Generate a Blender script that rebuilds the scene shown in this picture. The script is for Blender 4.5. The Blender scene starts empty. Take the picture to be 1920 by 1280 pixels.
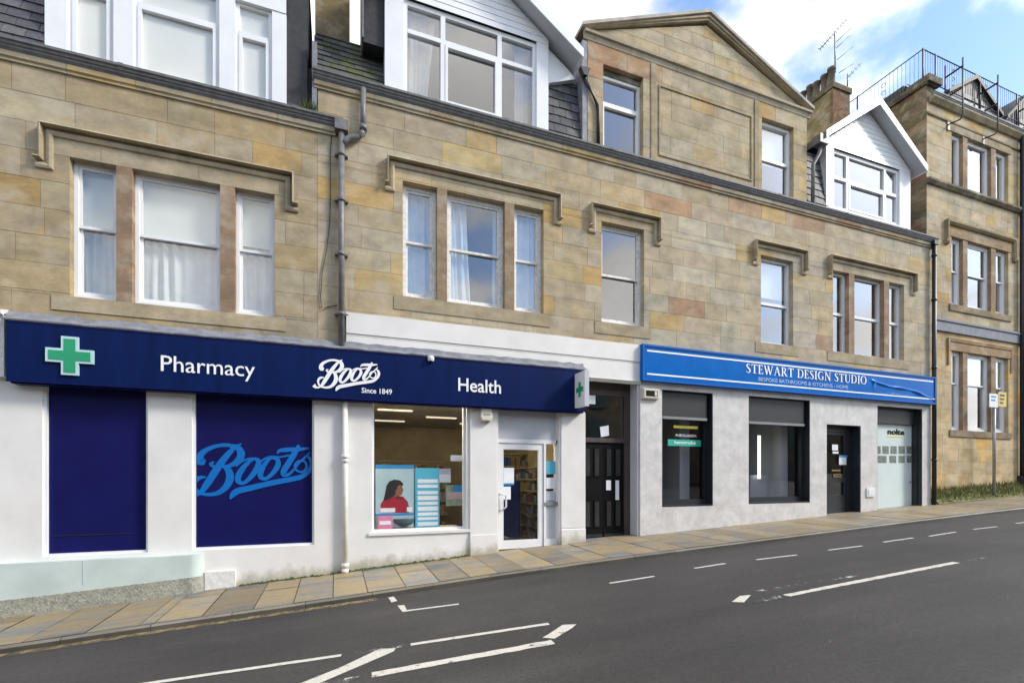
import bpy, math, random
from math import tan, atan, cos, sin, pi, radians
from mathutils import Vector

# ------------------------------------------------------------------ camera, sky, sun, exposure
SC = bpy.context.scene
COL = SC.collection
random.seed(11)
F, CX, HY, D, CZ = 897.0, 960.0, 895.0, 9.0, 1.68      # survey of the photograph: the facade plane is y = 0
TH = atan(330.0 / 897.0)
cam = bpy.data.objects.new('camera', bpy.data.cameras.new('camera'))
COL.objects.link(cam)
cam.location = (0, -D, CZ)
cam.rotation_euler = (pi / 2, 0, -TH)
cam.data.sensor_width = 36.0
cam.data.lens = F / 1920 * 36.0
cam.data.shift_y = (HY - 640) / 1920
cam.data.clip_end = 2000
SC.camera = cam

SUN_EL, SUN_AZ = radians(37), radians(119)              # azimuth clockwise from +Y
sd = Vector((sin(SUN_AZ) * cos(SUN_EL), cos(SUN_AZ) * cos(SUN_EL), sin(SUN_EL)))
sun = bpy.data.objects.new('sun', bpy.data.lights.new('sun', 'SUN'))
COL.objects.link(sun)
sun.data.energy = 2.0
sun.data.angle = radians(12)
sun.data.color = (1.0, 0.94, 0.84)
sun.rotation_euler = sd.to_track_quat('Z', 'Y').to_euler()

world = bpy.data.worlds.new('World')
SC.world = world
world.use_nodes = True
wn, wl = world.node_tree.nodes, world.node_tree.links
wn.clear()
w_out = wn.new('ShaderNodeOutputWorld')
w_bg = wn.new('ShaderNodeBackground')
w_sky = wn.new('ShaderNodeTexSky')
w_sky.sky_type = 'NISHITA'
w_sky.sun_disc = False
w_sky.sun_elevation = SUN_EL
w_sky.sun_rotation = SUN_AZ
w_sky.air_density = 1.0
w_sky.dust_density = 0.6
w_bg.inputs['Strength'].default_value = 0.13
w_tc = wn.new('ShaderNodeTexCoord')
w_map = wn.new('ShaderNodeMapping')
w_map.inputs['Scale'].default_value = (1.0, 1.0, 1.5)
w_map.inputs['Location'].default_value = (0.35, 0.1, 0.2)
w_n1 = wn.new('ShaderNodeTexNoise')
w_n1.inputs['Scale'].default_value = 3.9
w_n1.inputs['Detail'].default_value = 6
w_n1.inputs['Roughness'].default_value = 0.52
w_dot = wn.new('ShaderNodeVectorMath'); w_dot.operation = 'DOT_PRODUCT'
w_dot.inputs[1].default_value = (-0.42, 0.90, 0.10)
w_mr = wn.new('ShaderNodeMapRange')                      # more blue towards the east
w_mr.inputs['From Min'].default_value = 0; w_mr.inputs['From Max'].default_value = 1
w_mr.inputs['To Min'].default_value = -0.20; w_mr.inputs['To Max'].default_value = 0.22
w_add = wn.new('ShaderNodeMath'); w_add.operation = 'ADD'
w_rmp = wn.new('ShaderNodeMapRange'); w_rmp.interpolation_type = 'SMOOTHSTEP'
w_rmp.inputs['From Min'].default_value = 0.40; w_rmp.inputs['From Max'].default_value = 0.60
w_n2 = wn.new('ShaderNodeTexNoise')
w_n2.inputs['Scale'].default_value = 1.7; w_n2.inputs['Detail'].default_value = 5
w_cr = wn.new('ShaderNodeMapRange')
w_cr.inputs['From Min'].default_value = 0.3; w_cr.inputs['From Max'].default_value = 0.65
w_cr.inputs['To Min'].default_value = 3.6; w_cr.inputs['To Max'].default_value = 9.0
w_cc = wn.new('ShaderNodeVectorMath'); w_cc.operation = 'SCALE'
w_cc.inputs[0].default_value = (1.0, 0.985, 0.955)
w_mix = wn.new('ShaderNodeMix'); w_mix.data_type = 'RGBA'
wl.new(w_tc.outputs['Generated'], w_map.inputs[0])
wl.new(w_map.outputs[0], w_n1.inputs['Vector'])
wl.new(w_map.outputs[0], w_n2.inputs['Vector'])
wl.new(w_tc.outputs['Generated'], w_dot.inputs[0])
w_half = wn.new('ShaderNodeMath'); w_half.operation = 'MULTIPLY_ADD'; w_half.inputs[1].default_value = .5; w_half.inputs[2].default_value = .5
w_fc = wn.new('ShaderNodeFloatCurve'); _c = w_fc.mapping.curves[0]       # bank of cloud to the north, clear gap to the east, broken cloud behind
_c.points[0].location = (0, .5); _c.points[1].location = (1, .95)
for _p in ((.12, .46), (.21, .34), (.30, .44), (.50, .40), (.56, .43), (.70, .80), (.8, .95)): _c.points.new(*_p)
w_fc.mapping.update()
wl.new(w_dot.outputs['Value'], w_half.inputs[0]); wl.new(w_half.outputs[0], w_fc.inputs['Value']); wl.new(w_fc.outputs[0], w_mr.inputs['Value'])
wl.new(w_n1.outputs[0], w_add.inputs[0]); wl.new(w_mr.outputs[0], w_add.inputs[1])
wl.new(w_add.outputs[0], w_rmp.inputs['Value'])
wl.new(w_n2.outputs[0], w_cr.inputs['Value'])
wl.new(w_cr.outputs[0], w_cc.inputs['Scale'])
wl.new(w_rmp.outputs[0], w_mix.inputs['Factor'])
w_tint = wn.new('ShaderNodeVectorMath'); w_tint.operation = 'MULTIPLY'; w_tint.inputs[1].default_value = (1.08, 1.15, 1.25)
wl.new(w_sky.outputs[0], w_tint.inputs[0]); wl.new(w_tint.outputs[0], w_mix.inputs[6])
wl.new(w_cc.outputs[0], w_mix.inputs[7])
wl.new(w_mix.outputs[2], w_bg.inputs['Color'])
wl.new(w_bg.outputs[0], w_out.inputs[0])

SC.view_settings.view_transform = 'Standard'
SC.view_settings.look = 'None'
SC.view_settings.exposure = 1.0
SC.view_settings.gamma = 1.0
SC.cycles.max_bounces = 6
SC.cycles.transparent_max_bounces = 12

# ------------------------------------------------------------------ survey helpers: a reading on a wall plane -> metres
def X(px, y=0.0): return (D + y) * tan(TH + atan((px - CX) / F))
def Z(px, py, y=0.0):
    a = atan((px - CX) / F)
    return CZ + (HY - py) / F * (D + y) * cos(a) / cos(a + TH)

GP = [(-60, -4.6), (-12, -.86), (-4.54, -.31), (-2.03, -.13), (0, 0), (2.43, .175), (4.94, .325), (7, .43),
      (12.2, .69), (16.5, .89), (21.35, 1.1), (80, 3.4)]
def zg(x):                                              # pavement level along the foot of the wall
    for (a, za), (b, zb) in zip(GP, GP[1:]):
        if x <= b: return za + (zb - za) * (x - a) / (b - a)
    return GP[-1][1]
KY = -1.75                                              # kerb line
def zroad(x): return zg(x) - 0.115
def RP(px, py):                                         # a reading on the road surface -> metres
    a = atan((px - CX) / F); t = tan(a + TH); k = cos(a) / cos(a + TH)
    d = 5.0
    for _ in range(60):
        d = 0.5 * d + 0.5 * ((CZ - zroad(d * t)) * F / ((py - HY) * k))
    return (d * t, d - D)

# ------------------------------------------------------------------ materials
MATS = {}
def nmat(name):
    m = bpy.data.materials.new(name); m.use_nodes = True
    MATS[name] = m
    nt = m.node_tree
    return m, nt.nodes, nt.links, nt.nodes['Principled BSDF']
def ramp(nodes, a, b, ca, cb):
    r = nodes.new('ShaderNodeValToRGB')
    r.color_ramp.elements[0].position = a; r.color_ramp.elements[0].color = (*ca, 1)
    r.color_ramp.elements[1].position = b; r.color_ramp.elements[1].color = (*cb, 1)
    return r
def noise(n, l, scale, detail=4, stretch=None, rough=.55, coord='Position'):
    if coord == 'Position':
        g = n.new('ShaderNodeNewGeometry'); src = g.outputs['Position']
    else:
        g = n.new('ShaderNodeTexCoord'); src = g.outputs[coord]
    t = n.new('ShaderNodeTexNoise')
    t.inputs['Scale'].default_value = scale; t.inputs['Detail'].default_value = detail
    t.inputs['Roughness'].default_value = rough
    if stretch:
        mp = n.new('ShaderNodeMapping'); mp.inputs['Scale'].default_value = stretch
        l.new(src, mp.inputs[0]); src = mp.outputs[0]
    l.new(src, t.inputs['Vector'])
    return t
def mul(n, l, a, b, fac=1.0):
    m = n.new('ShaderNodeMix'); m.data_type = 'RGBA'; m.blend_type = 'MULTIPLY'
    m.inputs['Factor'].default_value = fac
    l.new(a, m.inputs[6]); l.new(b, m.inputs[7])
    return m.outputs[2]
def mixc(n, l, fac, a, b):
    m = n.new('ShaderNodeMix'); m.data_type = 'RGBA'
    l.new(fac, m.inputs['Factor'])
    for s, i in ((a, 6), (b, 7)):
        if isinstance(s, tuple): m.inputs[i].default_value = (*s, 1)
        else: l.new(s, m.inputs[i])
    return m.outputs[2]
def bump(n, l, p, h, strength=.3, dist=.01):
    b = n.new('ShaderNodeBump'); b.inputs['Strength'].default_value = strength; b.inputs['Distance'].default_value = dist
    l.new(h, b.inputs['Height']); l.new(b.outputs[0], p.inputs['Normal'])

def plain(name, c, rough=.5, var=.12, scale=6, metal=0, bumpv=0.0, spec=None, stretch=None, coat=0):
    m, n, l, p = nmat(name)
    t = noise(n, l, scale, 5, stretch)
    r = ramp(n, .3, .7, tuple(v * (1 - var) for v in c), tuple(min(1, v * (1 + var * .6)) for v in c))
    l.new(t.outputs[0], r.inputs[0]); l.new(r.outputs[0], p.inputs['Base Color'])
    p.inputs['Roughness'].default_value = rough; p.inputs['Metallic'].default_value = metal
    if spec is not None: p.inputs['Specular IOR Level'].default_value = spec
    if coat: p.inputs['Coat Weight'].default_value = coat; p.inputs['Coat Roughness'].default_value = .08
    if bumpv:
        t2 = noise(n, l, scale * 8, 4); bump(n, l, p, t2.outputs[0], bumpv, .005)
    return m

def stone(name, grime=1.0, tint=(1, 1, 1)):
    m, n, l, p = nmat(name)
    at = n.new('ShaderNodeAttribute'); at.attribute_name = 'Col'
    t1 = noise(n, l, 2.2, 6, (1, 1, 1.8)); r1 = ramp(n, .30, .70, (.76, .755, .74), (1.25, 1.21, 1.12))
    l.new(t1.outputs[0], r1.inputs[0])
    c = mul(n, l, at.outputs['Color'], r1.outputs[0])
    t2 = noise(n, l, 14, 8, (1, 1, 2.5), .7); r2 = ramp(n, .3, .7, (.84, .85, .87), (1.1, 1.08, 1.05))
    l.new(t2.outputs[0], r2.inputs[0]); c = mul(n, l, c, r2.outputs[0])
    t3 = noise(n, l, 1.15, 7, (1.6, 1, .55), .62); r3 = ramp(n, .54, .72, (0, 0, 0), (.55 * grime,) * 3)
    l.new(t3.outputs[0], r3.inputs[0])
    c = mixc(n, l, r3.outputs[0], c, (.20, .18, .125))
    t5 = noise(n, l, 2.9, 6, (1, 1, 1), .65); r5 = ramp(n, .59, .70, (0, 0, 0), (.6, .6, .6))
    l.new(t5.outputs[0], r5.inputs[0]); c = mixc(n, l, r5.outputs[0], c, (.44, .29, .135))
    t6 = noise(n, l, 1.9, 8, (1, 1, 1.3), .62); r6 = ramp(n, .50, .68, (0, 0, 0), (.62, .62, .62))
    l.new(t6.outputs[0], r6.inputs[0]); c = mixc(n, l, r6.outputs[0], c, (.485, .43, .33))
    t7 = noise(n, l, 38, 5, (1, 1, 1.6), .75); r7 = ramp(n, .63, .74, (0, 0, 0), (.45, .45, .45)); l.new(t7.outputs[0], r7.inputs[0]); c = mixc(n, l, r7.outputs[0], c, (.17, .145, .10))
    l.new(c, p.inputs['Base Color'])
    p.inputs['Roughness'].default_value = .92; p.inputs['Specular IOR Level'].default_value = .2
    t4 = noise(n, l, 45, 8, None, .7); bump(n, l, p, t4.outputs[0], .45, .006)
    return m

def attrmat(name, rough=.7, var=.2, scale=18, bumpv=.3, spec=.35, stretch=None, moss=None):
    m, n, l, p = nmat(name)
    at = n.new('ShaderNodeAttribute'); at.attribute_name = 'Col'
    t = noise(n, l, scale, 6, stretch, .65); r = ramp(n, .3, .7, (1 - var,) * 3, (1 + var,) * 3)
    l.new(t.outputs[0], r.inputs[0]); c = mul(n, l, at.outputs['Color'], r.outputs[0])
    if moss:
        tm = noise(n, l, 3.0, 6, None, .7); rm = ramp(n, .42, .58, (0, 0, 0), (.85, .85, .85))
        l.new(tm.outputs[0], rm.inputs[0]); c = mixc(n, l, rm.outputs[0], c, moss)
    l.new(c, p.inputs['Base Color']); p.inputs['Roughness'].default_value = rough
    p.inputs['Specular IOR Level'].default_value = spec
    if bumpv: bump(n, l, p, t.outputs[0], bumpv, .006)
    return m

def glass(name, base=.09, k=1.3, tint=(.86, .9, .9), wob=.02):
    m, n, l, p = nmat(name); n.remove(p)
    out = n['Material Output']
    tr = n.new('ShaderNodeBsdfTransparent'); tr.inputs[0].default_value = (*tint, 1)
    gl = n.new('ShaderNodeBsdfGlossy'); gl.inputs['Roughness'].default_value = .012
    gl.inputs[0].default_value = (.94, .94, .95, 1)
    lw = n.new('ShaderNodeLayerWeight'); lw.inputs[0].default_value = .5
    fr = n.new('ShaderNodeMath'); fr.operation = 'POWER'; fr.inputs[1].default_value = 2.6; l.new(lw.outputs['Facing'], fr.inputs[0])   # the same from both sides
    ma = n.new('ShaderNodeMath'); ma.operation = 'MULTIPLY_ADD'
    ma.inputs[1].default_value = k; ma.inputs[2].default_value = base; ma.use_clamp = True
    t = noise(n, l, 1.3, 2); b = n.new('ShaderNodeBump'); b.inputs['Strength'].default_value = wob; b.inputs['Distance'].default_value = .1
    l.new(t.outputs[0], b.inputs['Height']); l.new(b.outputs[0], gl.inputs['Normal'])
    mx = n.new('ShaderNodeMixShader')
    l.new(fr.outputs[0], ma.inputs[0]); l.new(ma.outputs[0], mx.inputs[0])
    l.new(tr.outputs[0], mx.inputs[1]); l.new(gl.outputs[0], mx.inputs[2]); l.new(mx.outputs[0], out.inputs[0])
    return m

def emit(name, c, s):
    m, n, l, p = nmat(name)
    p.inputs['Base Color'].default_value = (*c, 1)
    p.inputs['Emission Color'].default_value = (*c, 1); p.inputs['Emission Strength'].default_value = s
    t = noise(n, l, 3, 2); r = ramp(n, .2, .8, tuple(v * .95 for v in c), c)
    l.new(t.outputs[0], r.inputs[0]); l.new(r.outputs[0], p.inputs['Emission Color'])
    return m

M_STONE = stone('sandstone')
M_STONE_C = stone('sandstone_dirty', 1.0)
M_SLATE = attrmat('slate', .62, .3, 22, .35, .4)
M_SLATE_MOSS = attrmat('slate_mossy', .8, .3, 22, .35, .3, moss=(.07, .085, .025))
M_FLAG = attrmat('flagstone', .55, .34, 2.6, .15, .4, stretch=(.55, 7, 1))
M_WHITE = plain('white_paint_upvc', (.75, .76, .77), .35, .05, 3)
M_OLDWHITE = plain('old_white_paint', (.74, .73, .70), .55, .2, 14, bumpv=.25)
M_LEAD = plain('lead_flashing', (.20, .21, .235), .6, .35, 7, bumpv=.25)
M_IRON = plain('grey_painted_iron', (.16, .157, .16), .45, .3, 9)
M_BLACK = plain('black_iron', (.017, .019, .022), .45, .3, 9)
M_DARKCLAD = plain('dark_cladding', (.03, .031, .033), .7, .4, 9, bumpv=.2)
M_NAVY = plain('navy_sign_panel', (.002, .012, .075), .38, .22, 2.5, stretch=(3, 1, .3), spec=.12)
M_NAVYPANEL = plain('navy_vinyl', (.008, .009, .083), .35, .15, 2, spec=.15)
M_BLUE = plain('bright_blue_vinyl', (.0, .11, .43), .5, .06, 2, spec=.15)
M_LETTER = plain('white_letters', (.86, .86, .88), .4, .03, 3)
M_LETTERBLUE = plain('blue_letters', (.0, .135, .46), .4, .04, 3)
M_GREEN = plain('green_cross', (.02, .31, .15), .4, .08, 3)
M_CROSSEDGE = plain('pale_cross_edge', (.46, .66, .68), .4, .08, 3)
M_ANTH = plain('anthracite_frame', (.016, .020, .026), .4, .2, 4)
M_SHUTTER = plain('shutter_box', (.011, .012, .015), .5, .12, 3)
M_GREYBAR = plain('shutter_bar', (.22, .23, .24), .45, .12, 3)
M_BROWN = plain('brown_frame', (.06, .045, .042), .55, .25, 6)
M_DOORBLACK = plain('black_door_paint', (.004, .004, .0045), .5, .3, 5, spec=.15)
M_SLIT = plain('door_slit_glass', (.03, .031, .03), .3, .3, 6)
M_CREAM = plain('cream_plastic', (.66, .62, .52), .5, .1, 8)
M_CREAMPIPE = plain('cream_pipe', (.72, .70, .64), .5, .16, 8)
M_CURTAIN = plain('white_curtain', (.74, .76, .78), .9, .1, 5)
M_CURTAIN_GREY = plain('grey_curtain', (.52, .50, .50), .9, .15, 5)
M_BLIND = plain('cream_blind', (.78, .78, .74), .9, .05, 1.2)
M_ROOM = plain('room_dark', (.10, .10, .11), .9, .3, 2)
M_SHOPWALL = plain('shop_beige', (.42, .32, .17), .8, .25, 2)
M_CEIL = plain('shop_ceiling', (.45, .41, .32), .8, .2, 3)
M_SHELF = plain('shop_shelf', (.16, .12, .08), .7, .4, 9)
M_FLOOR = plain('shop_floor', (.28, .28, .27), .4, .15, 4)
M_GREYPANEL = plain('light_grey_panel', (.50, .52, .56), .4, .05, 2)
M_PALEBLUE = plain('frosted_panel', (.62, .71, .70), .35, .05, 2)
M_PLINTH = plain('pale_green_white', (.53, .61, .58), .5, .12, 2)
M_YELLOW = plain('yellow_plastic', (.62, .45, .05), .4, .1, 8)
M_GALV = plain('galvanised_steel', (.34, .36, .36), .4, .2, 12, metal=.6)
M_RED = plain('poster_red', (.36, .012, .03), .6, .1, 8)
M_HAIR = plain('poster_hair', (.013, .011, .013), .6, .1, 8)
M_SKIN = plain('poster_skin', (.26, .11, .06), .6, .1, 8)
M_POSTER = plain('poster_grey', (.42, .56, .60), .5, .1, 3)
M_CYAN = plain('poster_cyan', (.09, .46, .62), .5, .08, 3)
M_POSTBLUE = plain('poster_blue', (.03, .26, .55), .5, .06, 3)
M_PAPER = plain('white_paper', (.78, .80, .82), .7, .05, 9)
M_PINK = plain('pink_card', (.72, .22, .34), .6, .15, 25)
M_GREENSTRIP = plain('green_strip', (.01, .42, .30), .5, .04, 5)
M_YSTRIP = plain('yellow_strip', (.85, .75, .10), .5, .04, 5)
M_TEAK = plain('dark_teal', (.05, .10, .12), .4, .1, 5)
M_BRASS = plain('brass', (.42, .30, .12), .35, .2, 9, metal=.8)
M_TERRACOTTA = plain('clay_pot', (.12, .095, .07), .85, .35, 9, bumpv=.3)
M_GLASS = glass('window_glass', .20, .95)
M_GLASS_SOFT = glass('soft_window_glass', .13, .8)
M_GLASS_SHOP = glass('shop_glass', .05, .55, (.95, .96, .96))
M_LED = emit('led_strip', (1, .97, .9), 1.0)
M_LAMP = emit('shop_lamp', (1, .86, .62), .4)
M_HIDDEN_FILL = emit('hidden_fill_lamp', (1, .90, .74), 30.0)  # unseen lamps added to brighten the pharmacy window display
M_CLADTILE, n_, l_, p_ = nmat('grey_marble_cladding')
_t = noise(n_, l_, 2.2, 9, (1, 1, 1.2), .68); _r = ramp(n_, .34, .68, (.50, .485, .465), (.68, .66, .64)); l_.new(_t.outputs[0], _r.inputs[0])
_t2 = noise(n_, l_, 7, 8, None, .7); _r2 = ramp(n_, .3, .7, (.9, .9, .9), (1.07, 1.07, 1.07)); l_.new(_t2.outputs[0], _r2.inputs[0])
l_.new(mul(n_, l_, _r.outputs[0], _r2.outputs[0]), p_.inputs['Base Color']); p_.inputs['Roughness'].default_value = .55

# white render of the shopfront, stained where it meets the pavement (dirt has a shape of its own)
M_RENDER, n_, l_, p_ = nmat('white_render')
_t = noise(n_, l_, 1.6, 6); _r = ramp(n_, .3, .7, (.67, .655, .63), (.77, .755, .73)); l_.new(_t.outputs[0], _r.inputs[0])
_t2 = noise(n_, l_, 5, 7, None, .7); _r2 = ramp(n_, .62, .75, (0, 0, 0), (.35, .33, .3)); l_.new(_t2.outputs[0], _r2.inputs[0])
_c = mixc(n_, l_, _r2.outputs[0], _r.outputs[0], (.55, .50, .42))
_g = n_.new('ShaderNodeNewGeometry'); _s = n_.new('ShaderNodeSeparateXYZ'); l_.new(_g.outputs['Position'], _s.inputs[0])
_m1 = n_.new('ShaderNodeMath'); _m1.operation = 'MULTIPLY_ADD'; _m1.inputs[1].default_value = -.068; l_.new(_s.outputs['X'], _m1.inputs[0]); l_.new(_s.outputs['Z'], _m1.inputs[2])
_t3 = noise(n_, l_, 3.5, 7, (1, 1, .7), .7); _m2 = n_.new('ShaderNodeMath'); _m2.operation = 'MULTIPLY_ADD'; _m2.inputs[1].default_value = -.62
l_.new(_t3.outputs[0], _m2.inputs[0]); l_.new(_m1.outputs[0], _m2.inputs[2])
_mr = n_.new('ShaderNodeMapRange'); _mr.inputs['From Min'].default_value = -.28; _mr.inputs['From Max'].default_value = -.10
_mr.inputs['To Min'].default_value = .9; _mr.inputs['To Max'].default_value = 0; l_.new(_m2.outputs[0], _mr.inputs['Value'])
_c = mixc(n_, l_, _mr.outputs[0], _c, (.42, .38, .29))
l_.new(_c, p_.inputs['Base Color']); p_.inputs['Roughness'].default_value = .6
_t4 = noise(n_, l_, 30, 6); bump(n_, l_, p_, _t4.outputs[0], .2, .004)

M_GRANITE, n_, l_, p_ = nmat('speckled_granite')
_v = n_.new('ShaderNodeTexVoronoi'); _v.inputs['Scale'].default_value = 38
_gg = n_.new('ShaderNodeNewGeometry'); l_.new(_gg.outputs['Position'], _v.inputs['Vector'])
_r = ramp(n_, .1, .9, (.25, .255, .22), (.40, .395, .345)); l_.new(_v.outputs['Color'], _r.inputs[0])
_t = noise(n_, l_, 9, 6, None, .7); _r2 = ramp(n_, .3, .7, (.7, .7, .7), (1.15, 1.13, 1.05)); l_.new(_t.outputs[0], _r2.inputs[0])
l_.new(mul(n_, l_, _r.outputs[0], _r2.outputs[0]), p_.inputs['Base Color']); p_.inputs['Roughness'].default_value = .75
bump(n_, l_, p_, _v.outputs['Distance'], .4, .01)

M_ASPHALT, n_, l_, p_ = nmat('asphalt')
_t = noise(n_, l_, .45, 6, (1, 1.6, 1), .6); _r = ramp(n_, .3, .7, (.034, .0325, .0315), (.052, .049, .0475)); l_.new(_t.outputs[0], _r.inputs[0])
_t2 = noise(n_, l_, 85, 6, None, .85); _r2 = ramp(n_, .3, .7, (.45, .45, .45), (1.65, 1.62, 1.58)); l_.new(_t2.outputs[0], _r2.inputs[0])
_c = mul(n_, l_, _r.outputs[0], _r2.outputs[0])
_t5 = noise(n_, l_, 24, 5, None, .8); _r5 = ramp(n_, .32, .68, (.74, .74, .74), (1.26, 1.25, 1.24)); l_.new(_t5.outputs[0], _r5.inputs[0]); _c = mul(n_, l_, _c, _r5.outputs[0])
_t6 = noise(n_, l_, 1.0, 5, (.06, 1.3, 1), .6); _r6 = ramp(n_, .35, .65, (.84, .84, .84), (1.14, 1.13, 1.12)); l_.new(_t6.outputs[0], _r6.inputs[0]); _c = mul(n_, l_, _c, _r6.outputs[0])
_t3 = noise(n_, l_, 3.1, 8, (.35, 1, 1), .7); _r3 = ramp(n_, .60, .78, (0, 0, 0), (.4, .4, .4)); l_.new(_t3.outputs[0], _r3.inputs[0])
_c = mixc(n_, l_, _r3.outputs[0], _c, (.105, .10, .098))
_v = n_.new('ShaderNodeTexVoronoi'); _v.inputs['Scale'].default_value = 2.2
_gg = n_.new('ShaderNodeNewGeometry'); l_.new(_gg.outputs['Position'], _v.inputs['Vector'])
_r4 = ramp(n_, .012, .022, (.75, .75, .75), (0, 0, 0)); l_.new(_v.outputs['Distance'], _r4.inputs[0])
_c = mixc(n_, l_, _r4.outputs[0], _c, (.34, .33, .30))
l_.new(_c, p_.inputs['Base Color']); p_.inputs['Roughness'].default_value = .72; p_.inputs['Specular IOR Level'].default_value = .35
bump(n_, l_, p_, _t2.outputs[0], .5, .006)

M_PAVE, n_, l_, p_ = nmat('sandstone_flags')
_at = n_.new('ShaderNodeAttribute'); _at.attribute_name = 'Col'; _sp = n_.new('ShaderNodeSeparateColor'); l_.new(_at.outputs['Color'], _sp.inputs[0])
_w = n_.new('ShaderNodeMath'); _w.operation = 'MULTIPLY'; _w.inputs[1].default_value = 80; l_.new(_sp.outputs[0], _w.inputs[0])
_gg = n_.new('ShaderNodeNewGeometry'); _mp = n_.new('ShaderNodeMapping'); _mp.inputs['Scale'].default_value = (.55, 2.1, 1); _mp.inputs['Rotation'].default_value = (0, 0, .12); l_.new(_gg.outputs['Position'], _mp.inputs[0])
_t = n_.new('ShaderNodeTexNoise'); _t.noise_dimensions = '4D'; _t.inputs['Scale'].default_value = 1.25; _t.inputs['Detail'].default_value = 7; _t.inputs['Roughness'].default_value = .6; _t.inputs['Distortion'].default_value = .8
l_.new(_mp.outputs[0], _t.inputs['Vector']); l_.new(_w.outputs[0], _t.inputs['W'])
_r = ramp(n_, .33, .68, (.15, .15, .148), (.20, .185, .155)); l_.new(_t.outputs[0], _r.inputs[0])
for _p, _c in ((.40, (.19, .182, .168)), (.45, (.225, .205, .165)), (.49, (.265, .213, .132)), (.53, (.305, .222, .11)), (.575, (.265, .225, .15)), (.63, (.20, .192, .175))): _e = _r.color_ramp.elements.new(_p); _e.color = (*_c, 1)
_t2 = noise(n_, l_, 16, 7, (.6, 2, 1), .7); _r2 = ramp(n_, .3, .7, (.78, .78, .78), (1.16, 1.16, 1.15)); l_.new(_t2.outputs[0], _r2.inputs[0])
_c = mul(n_, l_, _r.outputs[0], _r2.outputs[0])
_cb = n_.new('ShaderNodeCombineColor'); [l_.new(_sp.outputs[1], _cb.inputs[k]) for k in range(3)]
_c = mul(n_, l_, _c, _cb.outputs[0]); l_.new(_c, p_.inputs['Base Color']); p_.inputs['Roughness'].default_value = .55; p_.inputs['Specular IOR Level'].default_value = .4
bump(n_, l_, p_, _t2.outputs[0], .25, .006)
def paintmat(name, c, lo, hi, stretch=(1, 1, 1), sc=7):
    m, n, l, p = nmat(name)
    t = noise(n, l, sc, 8, stretch, .75); r = ramp(n, lo, hi, (0, 0, 0), (1, 1, 1)); l.new(t.outputs[0], r.inputs[0])
    t2 = noise(n, l, 30, 4); r2 = ramp(n, .3, .7, tuple(v * .8 for v in c), c); l.new(t2.outputs[0], r2.inputs[0])
    l.new(r2.outputs[0], p.inputs['Base Color']); l.new(r.outputs[0], p.inputs['Alpha']); p.inputs['Roughness'].default_value = .7
    return m
M_PAINT = paintmat('road_paint', (.60, .57, .50), .34, .43)
M_PAINT_THIN = paintmat('road_paint_thin', (.60, .59, .57), .30, .42)
M_PAINT_WORN = paintmat('road_paint_worn', (.55, .53, .50), .52, .62)
M_PAINT_YEL = paintmat('road_paint_yellow', (.27, .205, .105), .36, .58)
M_MOSS = plain('moss_green', (.06, .08, .02), .95, .5, 20, bumpv=.4)
M_GRASS = attrmat('grass_blades', .8, .3, 6, 0, .2)
M_OPP = plain('opposite_terrace_stone', (.20, .17, .13), .9, .4, 1.2)

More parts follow.
